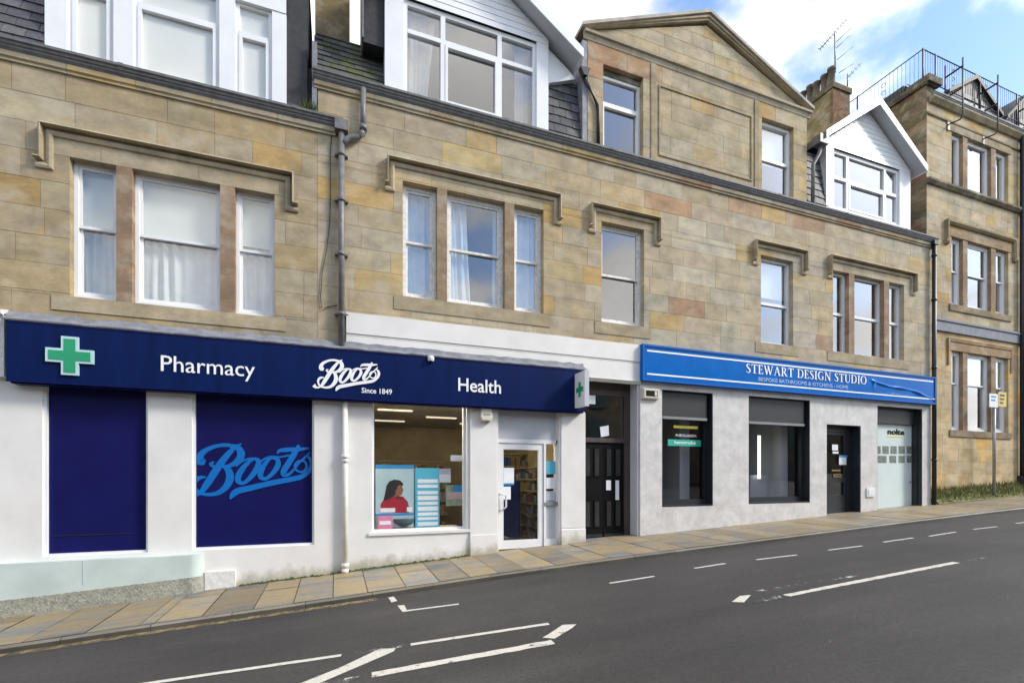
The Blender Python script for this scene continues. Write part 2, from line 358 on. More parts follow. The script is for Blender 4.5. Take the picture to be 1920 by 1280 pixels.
# ------------------------------------------------------------------ mesh builder
def origin_of(o):
    v = Vector((0, 0, 0))
    while o is not None:
        v += o.location; o = o.parent
    return v
class MB:
    def __init__(s): s.v = []; s.f = []; s.c = []; s.sm = []
    def face(s, pts, col=None, smooth=False):
        i = len(s.v); s.v += [tuple(p) for p in pts]
        s.f.append(tuple(range(i, i + len(pts)))); s.c.append(col); s.sm.append(smooth)
    def box(s, x0, x1, y0, y1, z0, z1, col=None, back=True):
        a = [(x0, y0, z0), (x1, y0, z0), (x1, y1, z0), (x0, y1, z0), (x0, y0, z1), (x1, y0, z1), (x1, y1, z1), (x0, y1, z1)]
        i = len(s.v); s.v += a
        q = [(0, 1, 5, 4), (1, 2, 6, 5), (3, 0, 4, 7), (4, 5, 6, 7), (3, 2, 1, 0)]
        if back: q.append((2, 3, 7, 6))
        for f in q: s.f.append(tuple(i + k for k in f)); s.c.append(col); s.sm.append(False)
        return s
    def prism(s, pts, y0, y1, col=None):                 # polygon in x,z (counter-clockwise seen from the street) from y0 (front) to y1
        n = len(pts); i = len(s.v)
        s.v += [(x, y0, z) for x, z in pts] + [(x, y1, z) for x, z in pts]
        s.f.append(tuple(range(i, i + n))); s.f.append(tuple(range(i + 2 * n - 1, i + n - 1, -1)))
        for k in range(n): s.f.append((i + (k + 1) % n, i + k, i + n + k, i + n + (k + 1) % n))
        s.c += [col] * (n + 2); s.sm += [False] * (n + 2)
        return s
    def xprism(s, prof, x0, x1, col=None):               # profile in y,z swept along x
        n = len(prof); i = len(s.v)
        s.v += [(x0, y, z) for y, z in prof] + [(x1, y, z) for y, z in prof]
        s.f.append(tuple(range(i, i + n))); s.f.append(tuple(range(i + 2 * n - 1, i + n - 1, -1)))
        for k in range(n): s.f.append((i + (k + 1) % n, i + k, i + n + k, i + n + (k + 1) % n))
        s.c += [col] * (n + 2); s.sm += [False] * (n + 2)
        return s
    def yprism(s, pts, z0, z1, col=None):                # plan polygon x,y from z0 to z1
        n = len(pts); i = len(s.v)
        s.v += [(x, y, z0) for x, y in pts] + [(x, y, z1) for x, y in pts]
        s.f.append(tuple(range(i + n - 1, i - 1, -1))); s.f.append(tuple(range(i + n, i + 2 * n)))
        for k in range(n): s.f.append((i + k, i + (k + 1) % n, i + n + (k + 1) % n, i + n + k))
        s.c += [col] * (n + 2); s.sm += [False] * (n + 2)
        return s
    def tube(s, pts, r, n=10, col=None):
        pts = [Vector(p) for p in pts]; rings = []
        for k, p in enumerate(pts):
            t = (pts[min(k + 1, len(pts) - 1)] - pts[max(k - 1, 0)]).normalized()
            up = Vector((0, 0, 1)) if abs(t.z) < .9 else Vector((0, 1, 0))
            u = t.cross(up).normalized(); w = t.cross(u).normalized()
            rr = r[k] if isinstance(r, (list, tuple)) else r
            i = len(s.v); s.v += [tuple(p + u * rr * cos(2 * pi * j / n) + w * rr * sin(2 * pi * j / n)) for j in range(n)]
            rings.append(i)
        for a, b in zip(rings, rings[1:]):
            for j in range(n):
                s.f.append((a + j, a + (j + 1) % n, b + (j + 1) % n, b + j)); s.c.append(col); s.sm.append(True)
        s.f.append(tuple(rings[0] + j for j in range(n))[::-1]); s.f.append(tuple(rings[-1] + j for j in range(n)))
        s.c += [col] * 2; s.sm += [False] * 2
        return s
    def lathe(s, cx, cy, prof, n=16, col=None):          # (radius, z)
        rings = []
        for r, z in prof:
            i = len(s.v); s.v += [(cx + r * cos(2 * pi * j / n), cy + r * sin(2 * pi * j / n), z) for j in range(n)]; rings.append(i)
        for a, b in zip(rings, rings[1:]):
            for j in range(n): s.f.append((a + j, a + (j + 1) % n, b + (j + 1) % n, b + j)); s.c.append(col); s.sm.append(True)
        s.f.append(tuple(rings[-1] + j for j in range(n))); s.c.append(col); s.sm.append(False)
        return s
    def build(s, name, mat, parent=None):
        me = bpy.data.meshes.new(name)
        o = bpy.data.objects.new(name, me); COL.objects.link(o)
        off = Vector((0, 0, 0))
        if parent is not None:
            off = origin_of(parent); o.parent = parent
        me.from_pydata([(v[0] - off.x, v[1] - off.y, v[2] - off.z) for v in s.v], [], s.f)
        if any(c is not None for c in s.c):
            a = me.color_attributes.new('Col', 'FLOAT_COLOR', 'CORNER'); k = 0
            for f, c in zip(s.f, s.c):
                c = c or (.5, .5, .5)
                for _ in f: a.data[k].color = (c[0], c[1], c[2], 1); k += 1
        for p, sm in zip(me.polygons, s.sm): p.use_smooth = sm
        me.materials.append(mat); me.update()
        return o
def thing(name, label, cat, loc, group=None):
    o = bpy.data.objects.new(name, None); COL.objects.link(o); o.location = loc
    o.empty_display_size = .2
    o['label'] = label; o['category'] = cat
    if group: o['group'] = group
    return o
def tag(o, label, cat, group=None):
    o['label'] = label; o['category'] = cat
    if group: o['group'] = group
    return o
def structure(o, kind='structure'): o['kind'] = kind; return o
def jit(c, a): 
    k = 1 + random.uniform(-a, a)
    return (c[0] * k * (1 + random.uniform(-a, a) * .25), c[1] * k, c[2] * k * (1 + random.uniform(-a, a) * .35))

# ------------------------------------------------------------------ ashlar walls
PAL = [((.400, .335, .230), 10), ((.400, .347, .255), 8), ((.420, .338, .205), 4), ((.375, .315, .215), 4),
       ((.385, .345, .270), 4), ((.445, .345, .185), 2), ((.420, .375, .280), 5)]
PALW = [c for c, w in PAL for _ in range(w)]
ORANGE = [(.36, .235, .145), (.345, .24, .16)]
def stone_wall(name, parent, x0, x1, z0, z1, openings, ch=.37, y0=0.0, depth=.28, mat=None, orange=(), gap=.006, tint=(1, 1, 1), lens=(.5, 1.25), pale=False):
    mb = MB(); z = z1; nc = max(1, round((z1 - z0) / ch)); h = (z1 - z0) / nc
    for k in range(nc):
        za, zb = z0 + k * h, z0 + (k + 1) * h
        js = [x0]; 
        while js[-1] < x1 - .3: js.append(js[-1] + random.uniform(*lens))
        js = [j for j in js if j < x1 - .22] + [x1]
        cols = [jit(random.choice(PALW), .09) if random.random() > .07 else jit((.44, .315, .15), .1) for _ in js]
        zs = sorted({za, zb, *[v for o in openings for v in (o[2], o[3]) if za + .02 < v < zb - .02]})
        for a, b in zip(zs, zs[1:]):
            zm = (a + b) / 2
            ops = [o for o in openings if o[2] < zm < o[3]]
            xs = sorted({*js, *[v for o in ops for v in (o[0], o[1])]})
            xs = [x for x in xs if x0 - 1e-6 <= x <= x1 + 1e-6]
            keep = [xs[0]]
            edges = {v for o in ops for v in (o[0], o[1])}
            for x in xs[1:]:                              # no slivers beside an opening
                if x - keep[-1] < .14 and x not in edges and x != x1:
                    continue
                if x - keep[-1] < .14 and keep[-1] not in edges and len(keep) > 1: keep.pop()
                keep.append(x)
            for xa, xb in zip(keep, keep[1:]):
                xm = (xa + xb) / 2
                if any(o[0] < xm < o[1] for o in ops): continue
                ci = max(i for i, j in enumerate(js) if j <= xa + 1e-4)
                c = cols[min(ci, len(cols) - 1)]
                for (ox0, ox1, oz0, oz1) in orange:
                    if ox0 < xm < ox1 and oz0 < zm < oz1: c = jit(random.choice(ORANGE), .08)
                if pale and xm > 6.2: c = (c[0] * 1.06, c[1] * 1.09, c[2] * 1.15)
                c = (c[0] * tint[0], c[1] * tint[1], c[2] * tint[2])
                yo = y0 + random.uniform(-.002, .002); g = gap / 2
                mb.box(xa + g, xb - g, yo, y0 + depth, a + g, b - g, c, back=False)
                mb.face([(xa, y0 + .005, a), (xb, y0 + .005, a), (xb, y0 + .005, b), (xa, y0 + .005, b)], (.35 * tint[0], .295 * tint[1], .205 * tint[2]))
    return mb.build(name, mat or M_STONE, parent)

def panel_wall(mb, x0, x1, z0, z1, openings, y0, depth):   # flat wall with openings and their reveals
    xs = sorted({x0, x1, *[v for o in openings for v in o[:2]]}); zs = sorted({z0, z1, *[v for o in openings for v in o[2:4]]})
    xs = [x for x in xs if x0 <= x <= x1]; zs = [z for z in zs if z0 <= z <= z1]
    def hole(xm, zm): return any(o[0] < xm < o[1] and o[2] < zm < o[3] for o in openings)
    solid = {}
    for i in range(len(xs) - 1):
        for j in range(len(zs) - 1):
            solid[i, j] = not hole((xs[i] + xs[i + 1]) / 2, (zs[j] + zs[j + 1]) / 2)
    for (i, j), s_ in solid.items():
        if not s_: continue
        a, b, c, d = xs[i], xs[i + 1], zs[j], zs[j + 1]
        mb.face([(a, y0, c), (b, y0, c), (b, y0, d), (a, y0, d)])
        y1 = y0 + depth
        if not solid.get((i + 1, j), False): mb.face([(b, y0, c), (b, y1, c), (b, y1, d), (b, y0, d)])
        if not solid.get((i - 1, j), False): mb.face([(a, y1, c), (a, y0, c), (a, y0, d), (a, y1, d)])
        if not solid.get((i, j + 1), False): mb.face([(a, y0, d), (b, y0, d), (b, y1, d), (a, y1, d)])
        if not solid.get((i, j - 1), False): mb.face([(a, y1, c), (b, y1, c), (b, y0, c), (a, y0, c)])

def sweep(mb, path, prof, col=None):                       # profile (offset to the left of travel, depth out) swept along an x,z path with mitres
    n = len(path); rings = []
    for k in range(n):
        def nrm(a, b):
            dx, dz = b[0] - a[0], b[1] - a[1]; L = math.hypot(dx, dz); return (-dz / L, dx / L)
        ns = []
        if k > 0: ns.append(nrm(path[k - 1], path[k]))
        if k < n - 1: ns.append(nrm(path[k], path[k + 1]))
        if len(ns) == 2:
            mx, mz = ns[0][0] + ns[1][0], ns[0][1] + ns[1][1]; q = 2 / (mx * mx + mz * mz) if mx * mx + mz * mz > 1e-6 else 1
            nx, nz = mx * q, mz * q
        else: nx, nz = ns[0]
        i = len(mb.v); mb.v += [(path[k][0] + nx * o, -d, path[k][1] + nz * o) for o, d in prof]; rings.append(i)
    m = len(prof)
    for a, b in zip(rings, rings[1:]):
        for j in range(m): mb.f.append((a + j, b + j, b + (j + 1) % m, a + (j + 1) % m)); mb.c.append(col); mb.sm.append(False)
    mb.f.append(tuple(rings[0] + j for j in range(m))); mb.f.append(tuple(rings[-1] + j for j in range(m))[::-1])
    mb.c += [col] * 2; mb.sm += [False] * 2
HOODP = [(-.075, -.01), (-.075, .016), (-.068, .03), (-.035, .042), (.005, .028), (.012, .006), (.038, .004), (.040, .115), (.044, .12), (.064, .11), (.064, -.01)]
def hood(parent, xa, xb, zt, zd, foot=.13):
    mb = MB(); c = (.40, .345, .245)
    sweep(mb, [(xa - foot, zd), (xa, zd), (xa, zt), (xb, zt), (xb, zd), (xb + foot, zd)], HOODP, c)
    return mb.build('hood_mould', M_STONE, parent)

# ------------------------------------------------------------------ windows
def frame_ring(mb, x0, x1, z0, z1, y0, y1, w, wb=None, wt=None):
    wb = wb or w; wt = wt or w
    mb.box(x0, x0 + w, y0, y1, z0, z1); mb.box(x1 - w, x1, y0, y1, z0, z1)
    mb.box(x0 + w, x1 - w, y0, y1, z0, z0 + wb); mb.box(x0 + w, x1 - w, y0, y1, z1 - wt, z1)
def pane_quad(mb, x0, x1, z0, z1, y): mb.face([(x0, y, z0), (x1, y, z0), (x1, y, z1), (x0, y, z1)])
def curtain_mesh(x0, x1, z0, z1, y, folds=18, amp=.03, taper=0):
    mb = MB(); n = max(10, int((x1 - x0) * folds * 4)); ph = random.uniform(0, 6)
    rows = [z0 + (z1 - z0) * k / 6 for k in range(7)]; idx = []
    for j, zz in enumerate(rows):
        row = []
        for i in range(n + 1):
            t = i / n; x = x0 + (x1 - x0) * t + taper * t * (1 - j / 6)
            row.append(len(mb.v)); mb.v.append((x, y + amp * sin(t * (x1 - x0) * folds * 2.2 + ph + .8 * sin(t * 5 + ph)) * (.55 + .45 * sin(t * 9 + ph)) + amp * .3 * sin(t * 37 + j), zz))
        idx.append(row)
    for j in range(6):
        for i in range(n): mb.f.append((idx[j][i], idx[j][i + 1], idx[j + 1][i + 1], idx[j + 1][i])); mb.c.append(None); mb.sm.append(True)
    return mb
def sash(parent, x0, x1, z0, z1, y=.13, zm=None, fill=None, mat=None, fw=.05, gm=None, label=None):
    zm = zm or (z0 + z1) / 2 + .02
    mat = mat or M_WHITE; mb = MB()
    frame_ring(mb, x0, x1, z0, z1, y, y + .12, fw, .07, fw)
    a, b = x0 + fw, x1 - fw
    frame_ring(mb, a, b, zm - .025, z1 - fw, y + .02, y + .055, .04, .045, .045)   # upper sash, outer
    frame_ring(mb, a, b, z0 + .07, zm + .025, y + .06, y + .095, .04, .075, .045)  # lower sash, inner
    w = mb.build('window', mat, parent)
    if label: w['label'] = label
    g = MB(); pane_quad(g, a + .03, b - .03, zm, z1 - fw - .03, y + .04); pane_quad(g, a + .03, b - .03, z0 + .1, zm, y + .08)
    g.build('pane', gm or M_GLASS, w)
    dress(w, fill, x0, x1, z0, z1, y + .125)
    return w
def dress(w, fill, x0, x1, z0, z1, y):
    for it in fill or []:
        k = it[0]
        if k == 'blind':                                   # fraction of the height it is drawn down
            mb = MB(); zb = z1 - (z1 - z0) * it[1]; mb.box(x0 + .03, x1 - .03, y, y + .006, zb, z1 - .03); mb.box(x0 + .03, x1 - .03, y - .006, y + .012, zb - .02, zb)
            mb.build('blind', M_BLIND, w)
        else:                                              # curtain between fractions of the width
            xa, xb = x0 + (x1 - x0) * it[1], x0 + (x1 - x0) * it[2]
            curtain_mesh(xa, xb, z0 + .05, z1 - .04, y + .05, taper=it[3] if len(it) > 3 else 0).build('curtain', M_CURTAIN if k == 'curtain' else M_CURTAIN_GREY, w)
def casement(parent, x0, x1, z0, z1, y, vs=(), hs=(), name='window', fw=.06, fill=None, mat=None, glassm=None, sashes=()):
    mb = MB(); frame_ring(mb, x0, x1, z0, z1, y, y + .09, fw)
    e = .035
    for v in vs: mb.box(v - e, v + e, y + .004, y + .086, z0 + fw, z1 - fw)
    for hz in hs:
        xs = [x0 + fw] + [q for v in vs for q in (v - e, v + e)] + [x1 - fw]
        for k in range(0, len(xs), 2): mb.box(xs[k], xs[k + 1], y + .004, y + .086, hz - e, hz + e)
    for (a, b, c, d) in sashes: frame_ring(mb, a, b, c, d, y - .012, y + .05, .045)
    w = mb.build(name, mat or M_WHITE, parent)
    g = MB(); pane_quad(g, x0 + fw - .01, x1 - fw + .01, z0 + fw - .01, z1 - fw + .01, y + .05); g.build('pane', glassm or M_GLASS, w)
    dress(w, fill, x0, x1, z0, z1, y + .14)
    return w
def room(parent, x0, x1, y0, y1, z0, z1, mat=None, name='interior'):
    mb = MB()
    mb.face([(x0, y1, z0), (x1, y1, z0), (x1, y1, z1), (x0, y1, z1)])
    mb.face([(x0, y0, z0), (x0, y1, z0), (x0, y1, z1), (x0, y0, z1)]); mb.face([(x1, y1, z0), (x1, y0, z0), (x1, y0, z1), (x1, y1, z1)])
    mb.face([(x0, y0, z0), (x1, y0, z0), (x1, y1, z0), (x0, y1, z0)]); mb.face([(x0, y1, z1), (x1, y1, z1), (x1, y0, z1), (x0, y0, z1)])
    return mb.build(name, mat or M_ROOM, parent)

# ------------------------------------------------------------------ slates, gutters, pipes, text
def slates(mb, x0, x1, p0, p1, w=.27, h=.19, cols=((.055, .056, .066), (.075, .075, .085), (.05, .05, .056), (.09, .088, .092))):
    (y0, z0), (y1, z1) = p0, p1; L = math.hypot(y1 - y0, z1 - z0); uy, uz = (y1 - y0) / L, (z1 - z0) / L; ny, nz = -uz, uy
    mb.face([(x0, y0, z0), (x1, y0, z0), (x1, y1, z1), (x0, y1, z1)], (.03, .03, .032))
    r = 0; s_ = 0.0
    while s_ < L - .02:
        e = min(s_ + h * 1.25, L); x = x0 - (w / 2 if r % 2 else 0)
        while x < x1 - .01:
            a, b = max(x + .004, x0), min(x + w - .004, x1)
            if b - a > .03:
                t = .022 + random.uniform(0, .008); dz = random.uniform(-.008, .008); c = jit(random.choice(cols), .18)
                lo = (y0 + uy * (s_ + dz) + ny * t, z0 + uz * (s_ + dz) + nz * t); hi = (y0 + uy * e + ny * .004, z0 + uz * e + nz * .004)
                lb = (y0 + uy * (s_ + dz) + ny * .001, z0 + uz * (s_ + dz) + nz * .001)
                mb.face([(a, *lo), (b, *lo), (b, *hi), (a, *hi)], c); mb.face([(a, *lb), (b, *lb), (b, *lo), (a, *lo)], tuple(v * .8 for v in c))
                mb.face([(a, *lb), (a, *lo), (a, *hi)], c); mb.face([(b, *lo), (b, *lb), (b, *hi)], c)
            x += w
        s_ += h; r += 1
GUT = [(-.01, 0), (-.06, 0), (-.09, .035), (-.095, .06), (-.115, .065), (-.125, .10), (-.15, .105), (-.155, .14), (-.135, .14), (-.12, .115), (-.01, .115)]
def gutter(parent, x0, x1, z, brk=2.4):
    mb = MB(); mb.xprism([(y, z + q) for y, q in GUT], x0, x1)
    x = x0 + 1.1
    while x < x1: mb.xprism([(y * 1.05, z + q * 1.06 - .004) for y, q in GUT[:8]] + [(-.01, z + .11)], x, x + .07); x += brk
    return mb.build('gutter', M_IRON, parent)
def cornice(parent, x0, x1, z, h=.12, d=.06, orange=.22):
    mb = MB(); x = x0
    while x < x1 - .01:
        e = min(x + random.uniform(.7, 1.4), x1)
        if x1 - e < .3: e = x1
        c = jit(random.choice(ORANGE) if random.random() < orange else random.choice(PALW), .1)
        mb.xprism([(-.002, z), (-.03, z), (-.03, z + h * .3), (-.055, z + h * .42), (-d, z + h * .72), (-d, z + h), (-.002, z + h)], x + .003, e - .003, c); x = e
    return mb.build('cornice', M_STONE, parent)
def pipe(parent, x, z0, z1, y=-.09, r=.05, mat=None, rings=(), name='downpipe', extra=None):
    mb = MB(); mb.tube([(x, y, z0), (x, y, z1)], r, 12)
    for q in rings: mb.tube([(x, y, q - .03), (x, y, q + .03)], r * 1.28, 12); mb.box(x - r * 2.1, x + r * 2.1, y + .01, -.0, q - .014, q + .014)
    if extra: mb.tube(extra, r, 12)
    return mb.build(name, mat or M_IRON, parent)
def text_mesh(body, bold=0.0):
    cu = bpy.data.curves.new('t', 'FONT'); cu.body = body; cu.size = 1; cu.offset = bold; cu.extrude = .0; cu.resolution_u = 3
    o = bpy.data.objects.new('t', cu); COL.objects.link(o)
    bpy.context.view_layer.update(); me = bpy.data.meshes.new_from_object(o)
    vs = [tuple(v.co) for v in me.vertices]; fs = [tuple(p.vertices) for p in me.polygons]
    bpy.data.objects.remove(o); bpy.data.curves.remove(cu); bpy.data.meshes.remove(me)
    return vs, fs
def text(name, body, x0, x1, z0, z1, y, mat, parent, bold=0.0, th=.006):   # fitted into the box; real thickness
    vs, fs = text_mesh(body, bold)
    ax, bx = min(v[0] for v in vs), max(v[0] for v in vs); az, bz = min(v[1] for v in vs), max(v[1] for v in vs)
    mb = MB(); q = [(x0 + (v[0] - ax) / (bx - ax) * (x1 - x0), z0 + (v[1] - az) / (bz - az) * (z1 - z0)) for v in vs]
    edge = {}
    for f in fs:
        for a, b in zip(f, f[1:] + f[:1]): edge[a, b] = 1
    mb.v = [(a, y, b) for a, b in q] + [(a, y + th, b) for a, b in q]; n = len(q)
    for f in fs: mb.f.append(f); mb.c.append(None); mb.sm.append(False)
    for (a, b) in edge:
        if (b, a) not in edge: mb.f.append((b, a, a + n, b + n)); mb.c.append(None); mb.sm.append(False)
    return mb.build(name, mat, parent)
def catmull(pts, per=7, closed=False):
    out = []; n = len(pts)
    for k in range(n if closed else n - 1):
        g = (lambda i: pts[i % n]) if closed else (lambda i: pts[max(0, min(n - 1, i))])
        p0, p1, p2, p3 = g(k - 1), g(k), g(k + 1), g(k + 2)
        for j in range(per):
            t = j / per
            out.append(tuple(.5 * (2 * b + (c - a) * t + (2 * a - 5 * b + 4 * c - d) * t * t + (3 * b - a - 3 * c + d) * t ** 3) for a, b, c, d in zip(p0, p1, p2, p3)))
    if closed: out.append(out[0])
    else: out.append(tuple(pts[-1]))
    return out
def ribbon(mb, pts, f, y, th, per=7, closed=False, straight=False):
    q = pts if straight else catmull(pts, per, closed)
    L, R = [], []
    for k in range(len(q)):
        a, b = q[max(0, k - 1)], q[min(len(q) - 1, k + 1)]
        if closed and k in (0, len(q) - 1): a, b = q[-2], q[1]
        dx, dy = b[0] - a[0], b[1] - a[1]; m = math.hypot(dx, dy) or 1; w = q[k][2] / 2
        L.append(f(q[k][0] - dy / m * w, q[k][1] + dx / m * w)); R.append(f(q[k][0] + dy / m * w, q[k][1] - dx / m * w))
    i = len(mb.v); n = len(q)
    for s_ in (L, R): mb.v += [(a, y, b) for a, b in s_]
    for s_ in (L, R): mb.v += [(a, y + th, b) for a, b in s_]
    for k in range(n - 1):
        for fc in ((i + k, i + k + 1, i + n + k + 1, i + n + k), (i + k + 1, i + k, i + 2 * n + k, i + 2 * n + k + 1), (i + n + k, i + n + k + 1, i + 3 * n + k + 1, i + 3 * n + k)):
            mb.f.append(fc); mb.c.append(None); mb.sm.append(False)
    mb.f.append((i, i + n, i + 3 * n, i + 2 * n)); mb.f.append((i + n - 1, i + 2 * n - 1, i + 4 * n - 1, i + 3 * n - 1)); mb.c += [None] * 2; mb.sm += [False] * 2

# the flowing script word on the pharmacy: centre lines with widths
SCRIPT = [
    ([(395, 345, 50), (350, 325, 95), (345, 270, 75), (395, 215, 55), (500, 170, 42), (610, 162, 40), (690, 182, 46), (735, 175, 30), (768, 150, 6)], 0),
    ([(705, 185, 40), (625, 270, 62), (540, 380, 76), (470, 490, 78), (400, 600, 72), (345, 675, 48), (290, 705, 34), (235, 700, 48), (195, 660, 84)], 0),
    ([(400, 510, 16), (330, 515, 46), (285, 565, 44), (295, 640, 34), (350, 690, 34), (430, 708, 40), (520, 695, 52), (600, 630, 72), (640, 540, 82), (625, 450, 66), (575, 402, 36), (510, 392, 24)], 0),
    ([(690, 185, 44), (740, 215, 66), (760, 285, 80), (720, 350, 66), (650, 395, 46), (560, 402, 28), (480, 395, 30), (450, 365, 34), (485, 345, 18)], 0),
    ([(880, 340, 34), (800, 405, 52), (735, 500, 66), (722, 575, 56), (775, 605, 40), (850, 545, 52), (920, 445, 66), (935, 365, 50)], 1),
    ([(700, 405, 30), (770, 355, 24), (840, 332, 22), (900, 335, 24)], 0),
    ([(1065, 340, 34), (1005, 400, 46), (960, 485, 60), (955, 550, 52), (1010, 570, 40), (1080, 515, 50), (1135, 430, 58), (1130, 360, 44)], 1),
    ([(935, 395, 22), (1000, 345, 22), (1070, 325, 24), (1160, 335, 20), (1260, 320, 22)], 0),
    ([(1362, 210, 30), (1320, 290, 62), (1255, 400, 66), (1200, 490, 66), (1195, 540, 50), (1245, 540, 34), (1310, 480, 24), (1365, 410, 22), (1430, 350, 24), (1476, 298, 10)], 0),
    ([(1130, 296, 14), (1160, 262, 40), (1240, 256, 50), (1360, 258, 44), (1468, 252, 18)], 0),
    ([(1400, 395, 22), (1345, 400, 24), (1312, 445, 24), (1330, 500, 22), (1390, 522, 24), (1435, 480, 26), (1430, 420, 24)], 1),
    ([(1440, 335, 16), (1485, 390, 44), (1495, 450, 52), (1455, 525, 50), (1370, 580, 56), (1240, 602, 60), (1040, 630, 62), (840, 668, 66), (720, 690, 70), (665, 728, 62), (636, 778, 14)], 0)]
def script_word(name, parent, f, y, th, mat):
    mb = MB()
    for k, (p, c) in enumerate(SCRIPT): ribbon(mb, p, f, y - .0006 * k, th, 7, bool(c))
    return mb.build(name, mat, parent)

# serif capitals: strokes on a unit cap height, (points with widths, smooth?)
def _stem(x, w=.15, s=.11):
    return [([(x, 0, w), (x, 1, w)], 0), ([(x - w / 2 - s, .025, .05), (x + w / 2 + s, .025, .05)], 0), ([(x - w / 2 - s, .975, .05), (x + w / 2 + s, .975, .05)], 0)]
def _seg(x0, y0, x1, y1, w): return ([(x0, y0, w), (x1, y1, w)], 0)
SERIF = {
 'S': (.62, [([(.50, .80, .03), (.49, .90, .05), (.36, .965, .06), (.20, .93, .10), (.12, .78, .14), (.22, .62, .15), (.38, .48, .16), (.50, .33, .15), (.48, .14, .12), (.34, .035, .07), (.17, .05, .05), (.07, .13, .05), (.06, .24, .03)], 1)]),
 'T': (.78, _stem(.39)[:2] + [_seg(.02, .96, .76, .96, .07), _seg(.045, .80, .03, .99, .05), _seg(.735, .80, .75, .99, .05)]),
 'E': (.68, _stem(.18) + [_seg(.15, .965, .58, .965, .06), _seg(.15, .51, .48, .51, .05), _seg(.15, .035, .60, .035, .06), _seg(.57, .80, .575, .99, .05), _seg(.60, .01, .63, .22, .05), _seg(.48, .42, .48, .60, .04)]),
 'W': (1.22, [_seg(.12, .97, .38, .02, .15), _seg(.38, .02, .60, .90, .06), _seg(.55, .97, .84, .02, .15), _seg(.84, .02, 1.10, .97, .06), _seg(0, .975, .26, .975, .05), _seg(.44, .975, .68, .975, .05), _seg(.98, .975, 1.20, .975, .05)]),
 'A': (.92, [_seg(.13, .02, .44, .99, .06), _seg(.44, .99, .76, .02, .155), _seg(.24, .36, .64, .36, .05), _seg(.02, .025, .25, .025, .05), _seg(.62, .025, .90, .025, .05)]),
 'R': (.86, _stem(.18) + [([(.2, .965, .05), (.42, .965, .06), (.56, .88, .12), (.58, .74, .14), (.50, .56, .09), (.36, .50, .05), (.2, .50, .05)], 1), _seg(.38, .50, .72, .06, .15), _seg(.68, .025, .86, .025, .05)]),
 'D': (.92, _stem(.18) + [([(.2, .965, .05), (.46, .96, .06), (.70, .82, .12), (.78, .52, .16), (.70, .19, .12), (.46, .04, .06), (.2, .035, .05)], 1)]),
 'I': (.40, _stem(.20)),
 'G': (.92, [([(.74, .78, .03), (.73, .88, .05), (.56, .97, .06), (.34, .93, .09), (.15, .73, .14), (.12, .46, .16), (.22, .17, .12), (.44, .03, .07), (.64, .06, .06), (.76, .14, .08)], 1), _seg(.74, .05, .74, .42, .14), _seg(.58, .42, .88, .42, .05)]),
 'N': (.98, [_seg(.16, 0, .16, .97, .06), _seg(.16, .99, .80, .01, .15), _seg(.80, .03, .80, 1, .06), _seg(.02, .975, .22, .975, .05), _seg(.04, .025, .29, .025, .05), _seg(.67, .975, .94, .975, .05)]),
 'U': (.92, [([(.19, 1, .15), (.19, .6, .15), (.19, .30, .15), (.28, .08, .10), (.46, .03, .06), (.64, .08, .06), (.74, .30, .06), (.74, .6, .06), (.74, 1, .06)], 1), _seg(.02, .975, .36, .975, .05), _seg(.61, .975, .88, .975, .05)]),
 'O': (1.0, [([(.50, .97, .06), (.24, .87, .11), (.12, .50, .16), (.24, .13, .11), (.50, .03, .06), (.76, .13, .11), (.88, .50, .16), (.76, .87, .11)], 2)])}
def serif_text(name, body, x0, x1, z0, z1, y, th, mat, parent):
    sp = .07; tot = sum((SERIF[c][0] if c != ' ' else .34) + sp for c in body)
    sx = (x1 - x0) / tot; sz = z1 - z0; mb = MB(); x = 0; k = 0
    for c in body:
        if c != ' ':
            for p, sm in SERIF[c][1]:
                ribbon(mb, [(a + x, b, w) for a, b, w in p], lambda u, v: (x0 + u * sx, z0 + v * sz), y - .0005 * (k % 6), th, 5, sm == 2, sm == 0); k += 1
            x += SERIF[c][0]
        else: x += .34
        x += sp
    return mb.build(name, mat, parent)

# ================================================================== GROUND
mb = MB()
xs = [-400, -120, -60] + [x for x, _ in GP[1:-1]] + [30, 45, 80, 160, 500]
def zfar(x): return zg(max(-60, min(80, x)))
for a, b in zip(xs, xs[1:]):
    ys = [-400, -22, KY]
    for c, d in zip(ys, ys[1:]):
        mb.face([(a, c, zfar(a) - .115), (b, c, zfar(b) - .115), (b, d, zfar(b) - .115), (a, d, zfar(a) - .115)])
road = structure(mb.build('road', M_ASPHALT))
mb = MB()
for a, b in zip(xs, xs[1:]): mb.face([(a, KY - .02, zfar(a) - .3), (b, KY - .02, zfar(b) - .3), (b, 400, zfar(b) - .3), (a, 400, zfar(a) - .3)])
structure(mb.build('ground', M_OPP))

# kerb stones, flagstones across the whole pavement
def crossz(y): return .022 * (y - 0) if y < 0 else 0     # falls towards the kerb
mb = MB(); x = -13.0
while x < 42:
    e = x + .9
    zt = lambda q: zg(q) + crossz(KY) - .002
    c = jit((.165, .15, .12), .18)
    for ya, yb, lift in ((KY, KY + .075, 0),):
        mb.face([(x + .004, ya, zt(x) - .02), (e - .004, ya, zt(e) - .02), (e - .004, ya + .025, zt(e)), (x + .004, ya + .025, zt(x))], c)
        mb.face([(x + .004, ya + .025, zt(x)), (e - .004, ya + .025, zt(e)), (e - .004, yb, zt(e)), (x + .004, yb, zt(x))], c)
        mb.face([(x + .002, ya, zt(x) - .2), (e - .002, ya, zt(e) - .2), (e - .002, ya, zt(e) - .02), (x + .002, ya, zt(x) - .02)], tuple(v * .45 for v in c))
    x = e
structure(mb.build('kerb', M_FLAG))
mb = MB()
FLAGC = [(.205, .172, .118), (.17, .16, .135), (.23, .18, .10), (.145, .142, .135), (.26, .185, .09), (.185, .165, .12)]
